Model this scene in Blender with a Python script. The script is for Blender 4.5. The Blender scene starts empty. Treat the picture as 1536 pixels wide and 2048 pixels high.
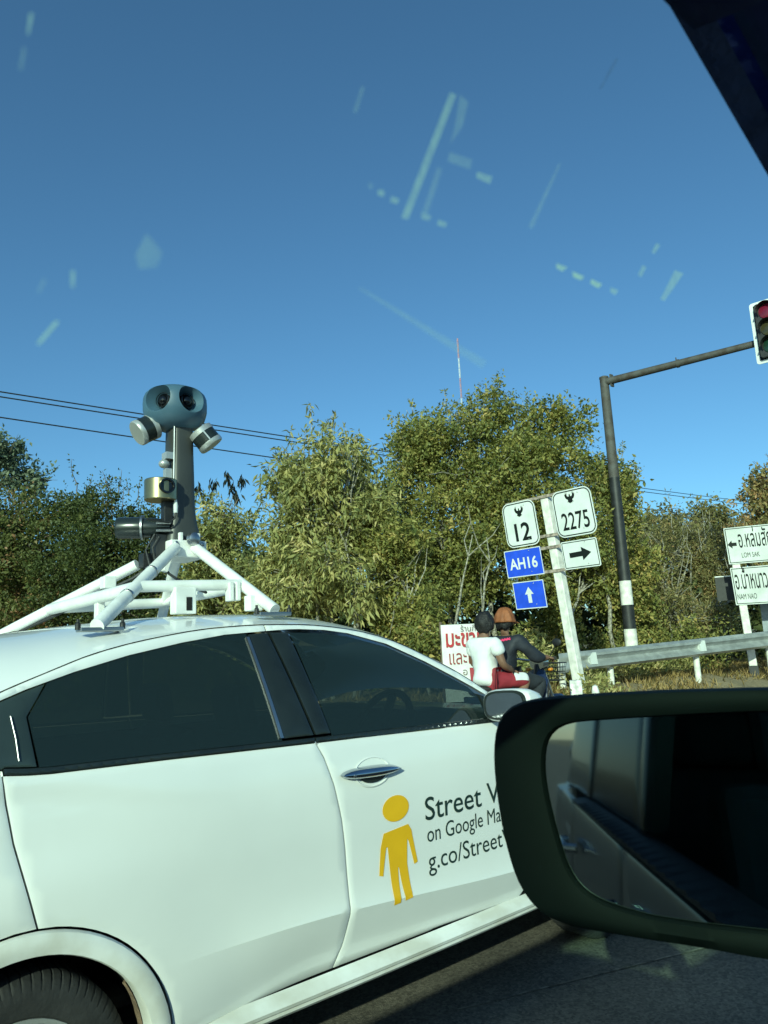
import bpy, bmesh, math, random
import numpy as np
from mathutils import Vector, Matrix
from mathutils.geometry import delaunay_2d_cdt

random.seed(7)
RNG = np.random.default_rng(11)
SC = bpy.context.scene
COL = SC.collection
PI = math.pi

# ------------------------------------------------------------------ camera, sky, sun, exposure
CAM_POS = Vector((0, 0, 1.4))
yaw, pitch, roll = map(math.radians, (49.5, 10.2, 2.7))
fw = Vector((math.cos(yaw) * math.cos(pitch), math.sin(yaw) * math.cos(pitch), math.sin(pitch)))
rt = Vector((math.sin(yaw), -math.cos(yaw), 0))
up = rt.cross(fw)
rt2 = math.cos(roll) * rt - math.sin(roll) * up
up2 = math.sin(roll) * rt + math.cos(roll) * up
cd = bpy.data.cameras.new('camera')
cam = bpy.data.objects.new('camera', cd)
COL.objects.link(cam)
cam.matrix_world = Matrix(((rt2.x, up2.x, -fw.x, CAM_POS.x), (rt2.y, up2.y, -fw.y, CAM_POS.y),
                           (rt2.z, up2.z, -fw.z, CAM_POS.z), (0, 0, 0, 1)))
cd.sensor_fit = 'VERTICAL'
cd.sensor_height = 36.0
cd.lens = 36.0 * 1479.0 / 2048.0
cd.clip_start = 0.02
cd.clip_end = 3000
cd.dof.use_dof = True
cd.dof.focus_distance = 6.0
cd.dof.aperture_fstop = 19.0
SC.camera = cam

SUN = Vector((-2.1, -1.42, 1.0)).normalized()          # towards the sun
sun_el = math.asin(SUN.z)
sun_az = math.atan2(SUN.x, SUN.y)
W = bpy.data.worlds.new('World')
SC.world = W
W.use_nodes = True
nt = W.node_tree
bg = nt.nodes['Background']
sky = nt.nodes.new('ShaderNodeTexSky')
sky.sky_type = 'NISHITA'
sky.sun_disc = False
sky.sun_elevation = sun_el
sky.sun_rotation = sun_az
sky.altitude = 900
sky.air_density = 1.0
sky.dust_density = 1.6
sky.ozone_density = 6.0
nt.links.new(sky.outputs[0], bg.inputs[0])
bg.inputs[1].default_value = 0.138
sl = bpy.data.lights.new('sun', 'SUN')
sl.energy = 4.0
sl.angle = math.radians(0.5)
sl.color = (1.0, 0.94, 0.80)
so = bpy.data.objects.new('sun', sl)
so.rotation_euler = (-SUN).to_track_quat('-Z', 'Y').to_euler()
so.location = (-20, -14, 12)
COL.objects.link(so)
SC.view_settings.view_transform = 'Standard'
SC.view_settings.look = 'None'
SC.view_settings.exposure = 0.27
SC.view_settings.gamma = 1.0
SC.render.engine = 'CYCLES'
SC.cycles.max_bounces = 8
SC.cycles.transparent_max_bounces = 16
SC.cycles.use_denoising = True

# ------------------------------------------------------------------ materials
MATS = {}


def mat(name, col, rough=0.5, metal=0.0, var=0.08, scale=8.0, bump=0.0, bscale=60.0, spec=0.5, coat=0.0, col2=None, stretch=None):
    """Principled paint with a little procedural colour variation and relief."""
    if name in MATS:
        return MATS[name]
    m = bpy.data.materials.new(name)
    m.use_nodes = True
    t = m.node_tree
    b = t.nodes['Principled BSDF']
    b.inputs['Roughness'].default_value = rough
    b.inputs['Metallic'].default_value = metal
    b.inputs['Specular IOR Level'].default_value = spec
    b.inputs['Coat Weight'].default_value = coat
    b.inputs['Coat Roughness'].default_value = 0.03
    tc = t.nodes.new('ShaderNodeTexCoord')
    src = tc.outputs['Object']
    if stretch:
        mp = t.nodes.new('ShaderNodeMapping')
        mp.inputs['Scale'].default_value = stretch
        t.links.new(src, mp.inputs[0])
        src = mp.outputs[0]
    n = t.nodes.new('ShaderNodeTexNoise')
    n.inputs['Scale'].default_value = scale
    n.inputs['Detail'].default_value = 6
    t.links.new(src, n.inputs['Vector'])
    r = t.nodes.new('ShaderNodeValToRGB')
    c2 = col2 if col2 else tuple(max(0, c * (1 - 2.2 * var)) for c in col)
    c1 = col if col2 else tuple(min(1, c * (1 + var)) for c in col)
    r.color_ramp.elements[0].position = 0.35
    r.color_ramp.elements[1].position = 0.65
    r.color_ramp.elements[0].color = (*c2, 1)
    r.color_ramp.elements[1].color = (*c1, 1)
    t.links.new(n.outputs['Fac'], r.inputs[0])
    t.links.new(r.outputs[0], b.inputs['Base Color'])
    if bump:
        n2 = t.nodes.new('ShaderNodeTexNoise')
        n2.inputs['Scale'].default_value = bscale
        n2.inputs['Detail'].default_value = 4
        t.links.new(src, n2.inputs['Vector'])
        bp = t.nodes.new('ShaderNodeBump')
        bp.inputs['Strength'].default_value = bump
        bp.inputs['Distance'].default_value = 0.02
        t.links.new(n2.outputs['Fac'], bp.inputs['Height'])
        t.links.new(bp.outputs[0], b.inputs['Normal'])
    MATS[name] = m
    return m


def leaf_mat(name, ramp, trans=0.35):
    m = bpy.data.materials.new(name)
    m.use_nodes = True
    t = m.node_tree
    t.nodes.remove(t.nodes['Principled BSDF'])
    out = t.nodes['Material Output']
    at = t.nodes.new('ShaderNodeAttribute')
    at.attribute_name = 'tint'
    r = t.nodes.new('ShaderNodeValToRGB')
    while len(r.color_ramp.elements) < len(ramp):
        r.color_ramp.elements.new(0.5)
    for e, (p, c) in zip(r.color_ramp.elements, ramp):
        e.position = p
        e.color = (*c, 1)
    t.links.new(at.outputs['Fac'], r.inputs[0])
    p = t.nodes.new('ShaderNodeBsdfPrincipled')
    p.inputs['Roughness'].default_value = 0.5
    p.inputs['Specular IOR Level'].default_value = 0.35
    t.links.new(r.outputs[0], p.inputs['Base Color'])
    tr = t.nodes.new('ShaderNodeBsdfTranslucent')
    hs = t.nodes.new('ShaderNodeHueSaturation')
    hs.inputs['Value'].default_value = 1.3
    hs.inputs['Saturation'].default_value = 1.1
    t.links.new(r.outputs[0], hs.inputs['Color'])
    t.links.new(hs.outputs[0], tr.inputs[0])
    mx = t.nodes.new('ShaderNodeMixShader')
    mx.inputs[0].default_value = trans
    t.links.new(p.outputs[0], mx.inputs[1])
    t.links.new(tr.outputs[0], mx.inputs[2])
    t.links.new(mx.outputs[0], out.inputs[0])
    return m


def clear_mat(name, col):
    m = bpy.data.materials.new(name)
    m.use_nodes = True
    t = m.node_tree
    t.nodes.remove(t.nodes['Principled BSDF'])
    b = t.nodes.new('ShaderNodeBsdfTransparent')
    b.inputs[0].default_value = (*col, 1)
    t.links.new(b.outputs[0], t.nodes['Material Output'].inputs[0])
    return m


def tinted_glass(name, col, rough=0.02):
    """Dark tinted glass: a see-through film with a mirror-like skin."""
    m = bpy.data.materials.new(name)
    m.use_nodes = True
    t = m.node_tree
    t.nodes.remove(t.nodes['Principled BSDF'])
    tr = t.nodes.new('ShaderNodeBsdfTransparent')
    tr.inputs[0].default_value = (*col, 1)
    gl = t.nodes.new('ShaderNodeBsdfGlossy')
    gl.inputs['Roughness'].default_value = rough
    fr = t.nodes.new('ShaderNodeFresnel')
    fr.inputs[0].default_value = 1.5
    df = t.nodes.new('ShaderNodeBsdfDiffuse')
    df.inputs[0].default_value = (0.032, 0.056, 0.056, 1)  # teal of the reflected sky put in as diffuse colour
    m0 = t.nodes.new('ShaderNodeMixShader')
    m0.inputs[0].default_value = 0.35
    t.links.new(tr.outputs[0], m0.inputs[1])
    t.links.new(df.outputs[0], m0.inputs[2])
    mx = t.nodes.new('ShaderNodeMixShader')
    t.links.new(fr.outputs[0], mx.inputs[0])
    t.links.new(m0.outputs[0], mx.inputs[1])
    t.links.new(gl.outputs[0], mx.inputs[2])
    t.links.new(mx.outputs[0], t.nodes['Material Output'].inputs[0])
    return m


def reflection_mat(name, a):  # pale see-through film standing in for reflections in the window
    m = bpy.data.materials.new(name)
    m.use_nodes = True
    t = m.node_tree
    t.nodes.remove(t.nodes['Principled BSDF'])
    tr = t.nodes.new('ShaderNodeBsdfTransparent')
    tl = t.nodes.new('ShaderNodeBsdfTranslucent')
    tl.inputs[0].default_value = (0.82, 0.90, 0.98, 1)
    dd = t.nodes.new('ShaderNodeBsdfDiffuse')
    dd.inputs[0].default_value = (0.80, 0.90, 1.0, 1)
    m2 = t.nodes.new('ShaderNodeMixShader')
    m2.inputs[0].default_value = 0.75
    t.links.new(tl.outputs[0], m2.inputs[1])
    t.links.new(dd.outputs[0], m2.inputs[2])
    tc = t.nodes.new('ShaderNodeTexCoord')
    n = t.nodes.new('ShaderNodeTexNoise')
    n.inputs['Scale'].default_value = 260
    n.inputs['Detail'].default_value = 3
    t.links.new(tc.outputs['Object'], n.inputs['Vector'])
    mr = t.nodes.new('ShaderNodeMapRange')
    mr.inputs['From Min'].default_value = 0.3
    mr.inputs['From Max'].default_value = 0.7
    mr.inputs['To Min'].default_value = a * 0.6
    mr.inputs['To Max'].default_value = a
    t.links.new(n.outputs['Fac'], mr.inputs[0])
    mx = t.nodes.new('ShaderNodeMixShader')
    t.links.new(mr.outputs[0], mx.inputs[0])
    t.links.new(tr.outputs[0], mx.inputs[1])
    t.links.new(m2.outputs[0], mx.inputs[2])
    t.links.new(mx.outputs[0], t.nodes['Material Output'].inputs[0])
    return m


M_WHITE = mat('white_car_paint', (0.80, 0.81, 0.79), 0.3, var=0.018, scale=2.2, coat=0.7)
M_BLACKGL = mat('black_gloss_trim', (0.016, 0.022, 0.022), 0.24, var=0.1)
M_OWNGL = mat('own_dark_glass', (0.010, 0.013, 0.014), 0.22, var=0.1, spec=0.22)
M_WDUST = mat('dusty_white_paint', (0.80, 0.81, 0.79), 0.42, var=0.0, scale=7, col2=(0.60, 0.59, 0.53))
M_BLACK = mat('black_plastic', (0.018, 0.019, 0.02), 0.5, var=0.15, bump=0.1)
M_SEAM = mat('seam_black', (0.006, 0.006, 0.006), 0.9, var=0.1)
M_CHROME = mat('chrome', (0.55, 0.58, 0.62), 0.1, 1.0, var=0.04)
M_STEEL = mat('steel', (0.42, 0.43, 0.44), 0.38, 1.0, var=0.1)
M_GALV = mat('galvanised_steel', (0.40, 0.42, 0.41), 0.45, 0.35, var=0.12, scale=5, bump=0.1)
M_RUBBER = mat('tyre_rubber', (0.03, 0.03, 0.03), 0.75, var=0.2, bump=0.15, bscale=40)
M_MUD = mat('dried_mud', (0.24, 0.16, 0.10), 0.95, var=0.25, bump=0.5)
M_RACK = mat('white_rack_paint', (0.78, 0.78, 0.75), 0.4, var=0.05, scale=14, bump=0.05)
M_RIG = mat('grey_rig_shell', (0.043, 0.046, 0.043), 0.42, var=0.05)
M_HEAD = mat('blue_grey_shell', (0.06, 0.125, 0.18), 0.4, var=0.05)
M_SILVER = mat('silver_paint', (0.50, 0.51, 0.50), 0.35, 0.5, var=0.05)
M_BRONZE = mat('bronze_metal', (0.33, 0.28, 0.16), 0.32, 0.9, var=0.08)
M_LENS = mat('lens_glass', (0.004, 0.005, 0.007), 0.03, var=0.0)
M_TINT = tinted_glass('tinted_car_glass', (0.16, 0.20, 0.19))
M_INTER = mat('dark_interior', (0.02, 0.02, 0.022), 0.8)
M_OWN = mat('grey_car_paint', (0.10, 0.11, 0.12), 0.3, 0.3, var=0.03, coat=0.5)
M_OWNIN = mat('sky_tinged_lining', (0.04, 0.07, 0.22), 0.8, var=0.15, bump=0.15)  # blue of sky reflection and haze put into the dark lining colour
M_HOUSING = mat('mirror_housing_black', (0.003, 0.0042, 0.0044), 0.6, var=0.1, spec=0.08)
M_SIGNW = mat('sign_white', (0.70, 0.73, 0.71), 0.4, var=0.05, scale=4)
M_SIGNG = mat('sign_white_dusty', (0.55, 0.58, 0.56), 0.5, var=0.08, scale=3)
M_SIGNK = mat('sign_black', (0.010, 0.014, 0.013), 0.6, spec=0.15)
M_SIGNB = mat('sign_blue', (0.02, 0.085, 0.72), 0.35, var=0.06)
M_POSTW = mat('white_post_paint', (0.76, 0.74, 0.68), 0.75, var=0.10, scale=9, bump=0.25, bscale=25)
M_POLEG = mat('rusty_pole', (0.085, 0.085, 0.08), 0.7, var=0.3, scale=6, bump=0.2, col2=(0.05, 0.04, 0.032))
M_POLEK = mat('black_pole_paint', (0.02, 0.021, 0.022), 0.55, var=0.2)
M_RED = mat('red_print', (0.42, 0.02, 0.03), 0.6)
M_TEXT = mat('dark_green_print', (0.012, 0.035, 0.03), 0.5)
M_YEL = mat('yellow_print', (0.86, 0.47, 0.012), 0.45, var=0.03)
M_BARK = mat('bark_brown', (0.17, 0.125, 0.09), 0.9, var=0.3, bump=0.6, bscale=30)
M_BARKP = mat('bark_pale', (0.34, 0.31, 0.25), 0.9, var=0.3, scale=20, bump=0.5, bscale=30)

M_PANE = clear_mat('green_window_glass', (0.905, 1.0, 0.952))

# ------------------------------------------------------------------ mesh helpers


def empty(name, label, cat, loc=(0, 0, 0), group=None):
    o = bpy.data.objects.new(name, None)
    COL.objects.link(o)
    o.location = loc
    o['label'] = label
    o['category'] = cat
    if group:
        o['group'] = group
    return o


def tag(o, label, cat, group=None):
    o['label'] = label
    o['category'] = cat
    if group:
        o['group'] = group
    return o


def structure(o):
    o['kind'] = 'structure'
    return o


def link(name, me, m, parent=None, smooth=False):
    """Link a mesh given in world coordinates; a child keeps world place under an unrotated parent."""
    o = bpy.data.objects.new(name, me)
    COL.objects.link(o)
    if m is not None:
        me.materials.append(m)
    if smooth:
        me.polygons.foreach_set('use_smooth', [True] * len(me.polygons))
    if parent is not None:
        o.parent = parent
        bpy_loc = world_loc(parent)
        o.matrix_parent_inverse = Matrix.Translation(-bpy_loc)
    return o


def world_loc(o):
    l = Vector(o.location)
    if o.parent is not None:
        l = l + world_loc(o.parent) + Vector(o.matrix_parent_inverse.translation)
    return l


class MB:
    """Collects shapes into one mesh."""

    def __init__(s):
        s.v = []
        s.f = []

    def add(s, v, f):
        b = len(s.v)
        s.v += [tuple(p) for p in v]
        s.f += [tuple(i + b for i in q) for q in f]
        return s

    def box(s, c, d, M=None):
        x, y, z = d[0] / 2, d[1] / 2, d[2] / 2
        vs = [Vector((a * x, b * y, e * z)) for a in (-1, 1) for b in (-1, 1) for e in (-1, 1)]
        if M is not None:
            vs = [M @ p for p in vs]
        vs = [p + Vector(c) for p in vs]
        return s.add(vs, [(0, 1, 3, 2), (4, 6, 7, 5), (0, 4, 5, 1), (2, 3, 7, 6), (0, 2, 6, 4), (1, 5, 7, 3)])

    def tube(s, pts, r, n=10, caps=True, squash=None):
        pts = [Vector(p) for p in pts]
        rs = r if isinstance(r, (list, tuple)) else [r] * len(pts)
        vs = []
        ref = None
        for i, p in enumerate(pts):
            t = (pts[min(i + 1, len(pts) - 1)] - pts[max(i - 1, 0)])
            if t.length < 1e-9:
                t = Vector((0, 0, 1))
            t.normalize()
            if ref is None:
                ref = Vector((0, 0, 1)) if abs(t.z) < 0.9 else Vector((1, 0, 0))
            a = t.cross(ref).normalized()
            b = t.cross(a).normalized()
            ref = -b if abs(t.dot(b)) < 0.99 else ref
            ref = t.cross(a) * -1
            for k in range(n):
                w = 2 * PI * k / n
                vs.append(p + rs[i] * (math.cos(w) * a + math.sin(w) * b))
        fs = []
        for i in range(len(pts) - 1):
            for k in range(n):
                k2 = (k + 1) % n
                fs.append((i * n + k, i * n + k2, (i + 1) * n + k2, (i + 1) * n + k))
        if caps:
            fs.append(tuple(range(n))[::-1])
            fs.append(tuple((len(pts) - 1) * n + k for k in range(n)))
        return s.add(vs, fs)

    def lathe(s, o, ax, prof, n=24, caps=True):
        """prof: (distance along the axis, radius)."""
        ax = Vector(ax).normalized()
        ref = Vector((0, 0, 1)) if abs(ax.z) < 0.9 else Vector((1, 0, 0))
        a = ax.cross(ref).normalized()
        b = ax.cross(a).normalized()
        o = Vector(o)
        vs = []
        for h, r in prof:
            for k in range(n):
                w = 2 * PI * k / n
                vs.append(o + h * ax + r * (math.cos(w) * a + math.sin(w) * b))
        fs = []
        for i in range(len(prof) - 1):
            for k in range(n):
                k2 = (k + 1) % n
                fs.append((i * n + k, i * n + k2, (i + 1) * n + k2, (i + 1) * n + k))
        if caps:
            fs.append(tuple(range(n))[::-1])
            fs.append(tuple((len(prof) - 1) * n + k for k in range(n)))
        return s.add(vs, fs)

    def prism(s, poly, fmap, d):
        """poly in 2D; fmap(u, v, w) -> 3D; thickness d along w."""
        n = len(poly)
        vs = [fmap(u, v, 0) for u, v in poly] + [fmap(u, v, d) for u, v in poly]
        fs = [tuple(range(n))[::-1], tuple(range(n, 2 * n))]
        fs += [(i, (i + 1) % n, n + (i + 1) % n, n + i) for i in range(n)]
        return s.add(vs, fs)

    def ellipsoid(s, c, r, nu=16, nv=10, M=None):
        vs = []
        c = Vector(c)
        for j in range(nv + 1):
            p = PI * j / nv
            for i in range(nu):
                w = 2 * PI * i / nu
                q = Vector((r[0] * math.sin(p) * math.cos(w), r[1] * math.sin(p) * math.sin(w), r[2] * math.cos(p)))
                vs.append(c + (M @ q if M is not None else q))
        fs = []
        for j in range(nv):
            for i in range(nu):
                i2 = (i + 1) % nu
                fs.append((j * nu + i, (j + 1) * nu + i, (j + 1) * nu + i2, j * nu + i2))
        return s.add(vs, fs)

    def build(s, name, m, parent=None, smooth=False, bevel=0.0, angle=40):
        me = bpy.data.meshes.new(name)
        me.from_pydata(s.v, [], s.f)
        bm = bmesh.new()
        bm.from_mesh(me)
        bmesh.ops.recalc_face_normals(bm, faces=bm.faces)
        if bevel:
            es = [e for e in bm.edges if len(e.link_faces) == 2 and e.calc_face_angle(0) > 0.6]
            bmesh.ops.bevel(bm, geom=es, offset=bevel, segments=2, profile=0.5, affect='EDGES', clamp_overlap=True)
        if smooth:
            for f in bm.faces:
                f.smooth = True
            for e in bm.edges:
                if len(e.link_faces) == 2 and e.calc_face_angle(0) > math.radians(angle):
                    e.smooth = False
        bm.to_mesh(me)
        bm.free()
        return link(name, me, m, parent)


def resample(poly, sp):
    out = []
    n = len(poly)
    for i in range(n):
        a, b = poly[i], poly[(i + 1) % n]
        L = math.hypot(b[0] - a[0], b[1] - a[1])
        k = max(1, int(math.ceil(L / sp)))
        out += [(a[0] + (b[0] - a[0]) * j / k, a[1] + (b[1] - a[1]) * j / k) for j in range(k)]
    return out


def area(poly):
    return 0.5 * sum(poly[i][0] * poly[(i + 1) % len(poly)][1] - poly[(i + 1) % len(poly)][0] * poly[i][1] for i in range(len(poly)))


def inset(poly, d):
    n = len(poly)
    out = []
    for i in range(n):
        p, q, r = Vector(poly[i - 1]), Vector(poly[i]), Vector(poly[(i + 1) % n])
        a = (q - p).normalized()
        b = (r - q).normalized()
        na, nb = Vector((-a.y, a.x)), Vector((-b.y, b.x))
        m = (na + nb)
        if m.length < 1e-6:
            m = na
        m.normalize()
        k = d / max(0.45, m.dot(na))
        out.append((q.x + m.x * k, q.y + m.y * k))
    return out


def patch(name, poly, m, parent, yf, out=-1, proud=0.0, depth=0.02, sp=0.035, gap=0.0025, soft=0.003, crease=None):
    """A curved sheet panel: a 2-D outline in (x, z) laid on the surface y = yf(x, z), with softened, returned edges."""
    if area(poly) < 0:
        poly = poly[::-1]
    P = resample(inset(poly, gap), sp)
    ring = inset(P, 0.007)
    n = len(P)
    pts = [Vector(p) for p in P] + [Vector(p) for p in ring]
    xs = [p[0] for p in P]
    zs = [p[1] for p in P]
    from_ = np.array(P)
    ax = from_
    bx = np.roll(from_, -1, axis=0)

    def inside_far(x, z):
        q = np.array((x, z))
        d = bx - ax
        t = np.clip(((q - ax) * d).sum(1) / np.maximum((d * d).sum(1), 1e-12), 0, 1)
        dist = np.sqrt((((ax + d * t[:, None]) - q) ** 2).sum(1)).min()
        if dist < sp * 0.45 + 0.007:
            return False
        c = False
        for i in range(n):
            (x1, z1), (x2, z2) = P[i], P[(i + 1) % n]
            if (z1 > z) != (z2 > z) and x < (x2 - x1) * (z - z1) / (z2 - z1) + x1:
                c = not c
        return c
    x = min(xs) + sp / 2
    while x < max(xs):
        z = min(zs) + sp / 2
        while z < max(zs):
            if inside_far(x, z):
                pts.append(Vector((x, z)))
            z += sp
        x += sp
    edges = [(i, (i + 1) % n) for i in range(n)]
    cl0 = len(pts)
    if crease:
        pts = [p for k, p in enumerate(pts) if k < 2 * n or min(abs(p.y - crease(p.x)), 1) > 0.008]
        cl0 = len(pts)
        for dz in (0.0, 0.006, -0.006):
            row = [Vector((x, crease(x) + dz)) for x in np.arange(min(xs) + 0.004, max(xs) - 0.004, sp * 0.6) if inside_far(x, crease(x))]
            if dz == 0.0:
                edges += [(cl0 + i, cl0 + i + 1) for i in range(len(row) - 1)]
                ncr = len(row)
            pts += row
    vo, eo, fo, ov, oe, of = delaunay_2d_cdt(pts, edges, [], 1, 1e-6)
    vs = []
    bset = {}
    for k, p in enumerate(vo):
        y = yf(p[0], p[1]) + out * proud
        src = [i for i in ov[k] if i < n]
        if src:
            y -= out * soft
            bset[src[0]] = k
        vs.append((p[0], y, p[1]))
    fs = [tuple(f) if out < 0 else tuple(f)[::-1] for f in fo]
    loop = [bset[i] for i in range(n) if i in bset]
    base = len(vs)
    for k in loop:
        a = vs[k]
        vs.append((a[0], a[1] - out * depth, a[2]))
    L = len(loop)
    for i in range(L):
        j = (i + 1) % L
        q = (loop[i], base + i, base + j, loop[j])
        fs.append(q if out < 0 else q[::-1])
    me = bpy.data.meshes.new(name)
    me.from_pydata(vs, [], fs)
    o = link(name, me, m, parent, smooth=True)
    # analytic-ish shading normals: sharp between sheet and returned edge
    bm = bmesh.new()
    bm.from_mesh(me)
    for e in bm.edges:
        if len(e.link_faces) == 2 and e.calc_face_angle(0) > math.radians(50):
            e.smooth = False
        if crease and all(abs(v.co.z - crease(v.co.x)) < 0.0015 for v in e.verts):
            e.smooth = False
    bm.to_mesh(me)
    bm.free()
    return o


def text2d(body, size=1.0, space=1.0, bold=0.0):
    """Flat lettering as (verts, faces) in its own plane, baseline at v = 0."""
    cu = bpy.data.curves.new('t', 'FONT')
    cu.body = body
    cu.size = size
    cu.space_character = space
    cu.resolution_u = 4
    cu.fill_mode = 'NONE'
    o = bpy.data.objects.new('t', cu)
    COL.objects.link(o)
    bpy.context.view_layer.update()
    dg = bpy.context.evaluated_depsgraph_get()
    me = bpy.data.meshes.new_from_object(o.evaluated_get(dg))
    P = [Vector((v.co.x, v.co.y)) for v in me.vertices]
    E_ = {(min(e.vertices), max(e.vertices)) for e in me.edges}
    loops, cur = [], [0]
    for i in range(1, len(P)):
        if (i - 1, i) in E_:
            cur.append(i)
        else:
            loops.append(cur)
            cur = [i]
    loops.append(cur)
    loops = [l for l in loops if len(l) > 2]
    if bold:
        # thicken the strokes: push every outline point outwards along its mitred normal
        sg = sum(area([P[i] for i in l]) for l in loops)
        Q = list(P)
        for l in loops:
            m_ = len(l)
            for k in range(m_):
                a, b, c = P[l[k - 1]], P[l[k]], P[l[(k + 1) % m_]]
                d1, d2 = (b - a), (c - b)
                if d1.length < 1e-9 or d2.length < 1e-9:
                    continue
                d1.normalize()
                d2.normalize()
                n1, n2 = Vector((d1.y, -d1.x)), Vector((d2.y, -d2.x))
                nn_ = n1 + n2
                if nn_.length < 1e-6:
                    continue
                nn_.normalize()
                Q[l[k]] = b + nn_ * (bold if sg > 0 else -bold) / max(0.5, nn_.dot(n1))
        P = Q
    seg = [(l[k], l[(k + 1) % len(l)]) for l in loops for k in range(len(l))]
    vo, eo, fo, *_r = delaunay_2d_cdt(P, seg, [], 0, 1e-7)
    A_ = np.array([P[i] for i, j in seg])
    B_ = np.array([P[j] for i, j in seg])
    vs = [(p[0], p[1]) for p in vo]
    fs = []
    for f in fo:
        c = np.mean([vs[i] for i in f], axis=0)
        up_c = (A_[:, 1] <= c[1]) & (B_[:, 1] > c[1])
        dn_c = (A_[:, 1] > c[1]) & (B_[:, 1] <= c[1])
        lf = (B_[:, 0] - A_[:, 0]) * (c[1] - A_[:, 1]) - (c[0] - A_[:, 0]) * (B_[:, 1] - A_[:, 1])
        if int((up_c & (lf > 0)).sum()) - int((dn_c & (lf < 0)).sum()) != 0:
            fs.append(tuple(f))
    used = sorted({i for f in fs for i in f})
    ren = {i: k for k, i in enumerate(used)}
    vs = [vs[i] for i in used]
    fs = [tuple(ren[i] for i in f) for f in fs]
    bpy.data.objects.remove(o)
    bpy.data.curves.remove(cu)
    bpy.data.meshes.remove(me)
    return vs, fs


def fit_text(body, u0, u1, v0, vcap=None, ref=None, bold=0.0):
    """Lettering scaled to run from u0 to u1 with its baseline at v0; cap height vcap (else in proportion).
    ref: only this opening part of the text spans u0..u1."""
    vs, fs = text2d(body, bold=bold)
    rv, _ = text2d(ref, bold=bold) if ref else (vs, fs)
    a, b = min(p[0] for p in rv), max(p[0] for p in rv)
    su = (u1 - u0) / (b - a)
    sv = su if vcap is None else vcap / 0.73
    return [(u0 + (p[0] - a) * su, v0 + p[1] * sv) for p in vs], fs


def flat_decal(name, vf, fmap, m, parent):
    vs, fs = vf
    me = bpy.data.meshes.new(name)
    me.from_pydata([fmap(u, v) for u, v in vs], [], fs)
    return link(name, me, m, parent)


def curved_decal(name, vf, yf, off, m, parent, cut=0.02):
    vs, fs = vf
    me = bpy.data.meshes.new(name)
    me.from_pydata([(u, 0, v) for u, v in vs], [], fs)
    bm = bmesh.new()
    bm.from_mesh(me)
    bmesh.ops.triangulate(bm, faces=bm.faces)
    for _ in range(4):
        es = [e for e in bm.edges if e.calc_length() > cut]
        if not es:
            break
        bmesh.ops.subdivide_edges(bm, edges=es, cuts=1)
        bmesh.ops.triangulate(bm, faces=bm.faces)
    for v in bm.verts:
        v.co.y = yf(v.co.x, v.co.z) - off
    bm.normal_update()
    for f in bm.faces:
        if f.normal.y > 0:
            f.normal_flip()
        f.smooth = True
    bm.to_mesh(me)
    bm.free()
    return link(name, me, m, parent)


def raw_mesh(name, V, F, tint, m, parent=None):
    """Large triangle mesh from arrays, with a per-face tint."""
    me = bpy.data.meshes.new(name)
    me.vertices.add(len(V))
    me.vertices.foreach_set('co', np.ascontiguousarray(V, dtype=np.float32).ravel())
    me.loops.add(F.size)
    me.loops.foreach_set('vertex_index', np.ascontiguousarray(F, dtype=np.int32).ravel())
    me.polygons.add(len(F))
    me.polygons.foreach_set('loop_start', np.arange(len(F), dtype=np.int32) * 3)
    me.update(calc_edges=True)
    a = me.attributes.new('tint', 'FLOAT', 'FACE')
    a.data.foreach_set('value', np.ascontiguousarray(tint, dtype=np.float32))
    return link(name, me, m, parent)


# ------------------------------------------------------------------ ground and road
def gz(x, y):
    return min(max(0.24 * (y - 4.9), 0.0), 0.55)


def ground_mat():
    m = bpy.data.materials.new('dry_soil_and_grass')
    m.use_nodes = True
    t = m.node_tree
    b = t.nodes['Principled BSDF']
    b.inputs['Roughness'].default_value = 0.95
    tc = t.nodes.new('ShaderNodeTexCoord')
    n1 = t.nodes.new('ShaderNodeTexNoise')
    n1.inputs['Scale'].default_value = 0.9
    n1.inputs['Detail'].default_value = 8
    n2 = t.nodes.new('ShaderNodeTexNoise')
    n2.inputs['Scale'].default_value = 22
    n2.inputs['Detail'].default_value = 5
    for n in (n1, n2):
        t.links.new(tc.outputs['Object'], n.inputs['Vector'])
    r = t.nodes.new('ShaderNodeValToRGB')
    r.color_ramp.elements[0].position = 0.35
    r.color_ramp.elements[1].position = 0.62
    r.color_ramp.elements[0].color = (0.15, 0.12, 0.055, 1)
    r.color_ramp.elements[1].color = (0.36, 0.275, 0.16, 1)
    ad = t.nodes.new('ShaderNodeMath')
    ad.operation = 'MULTIPLY_ADD'
    ad.inputs[1].default_value = 0.5
    t.links.new(n2.outputs['Fac'], ad.inputs[0])
    ml = t.nodes.new('ShaderNodeMath')
    ml.operation = 'MULTIPLY'
    ml.inputs[1].default_value = 0.5
    t.links.new(n1.outputs['Fac'], ml.inputs[0])
    t.links.new(ml.outputs[0], ad.inputs[2])
    t.links.new(ad.outputs[0], r.inputs[0])
    t.links.new(r.outputs[0], b.inputs['Base Color'])
    bp = t.nodes.new('ShaderNodeBump')
    bp.inputs['Strength'].default_value = 0.8
    bp.inputs['Distance'].default_value = 0.05
    t.links.new(n2.outputs['Fac'], bp.inputs['Height'])
    t.links.new(bp.outputs[0], b.inputs['Normal'])
    return m


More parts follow.
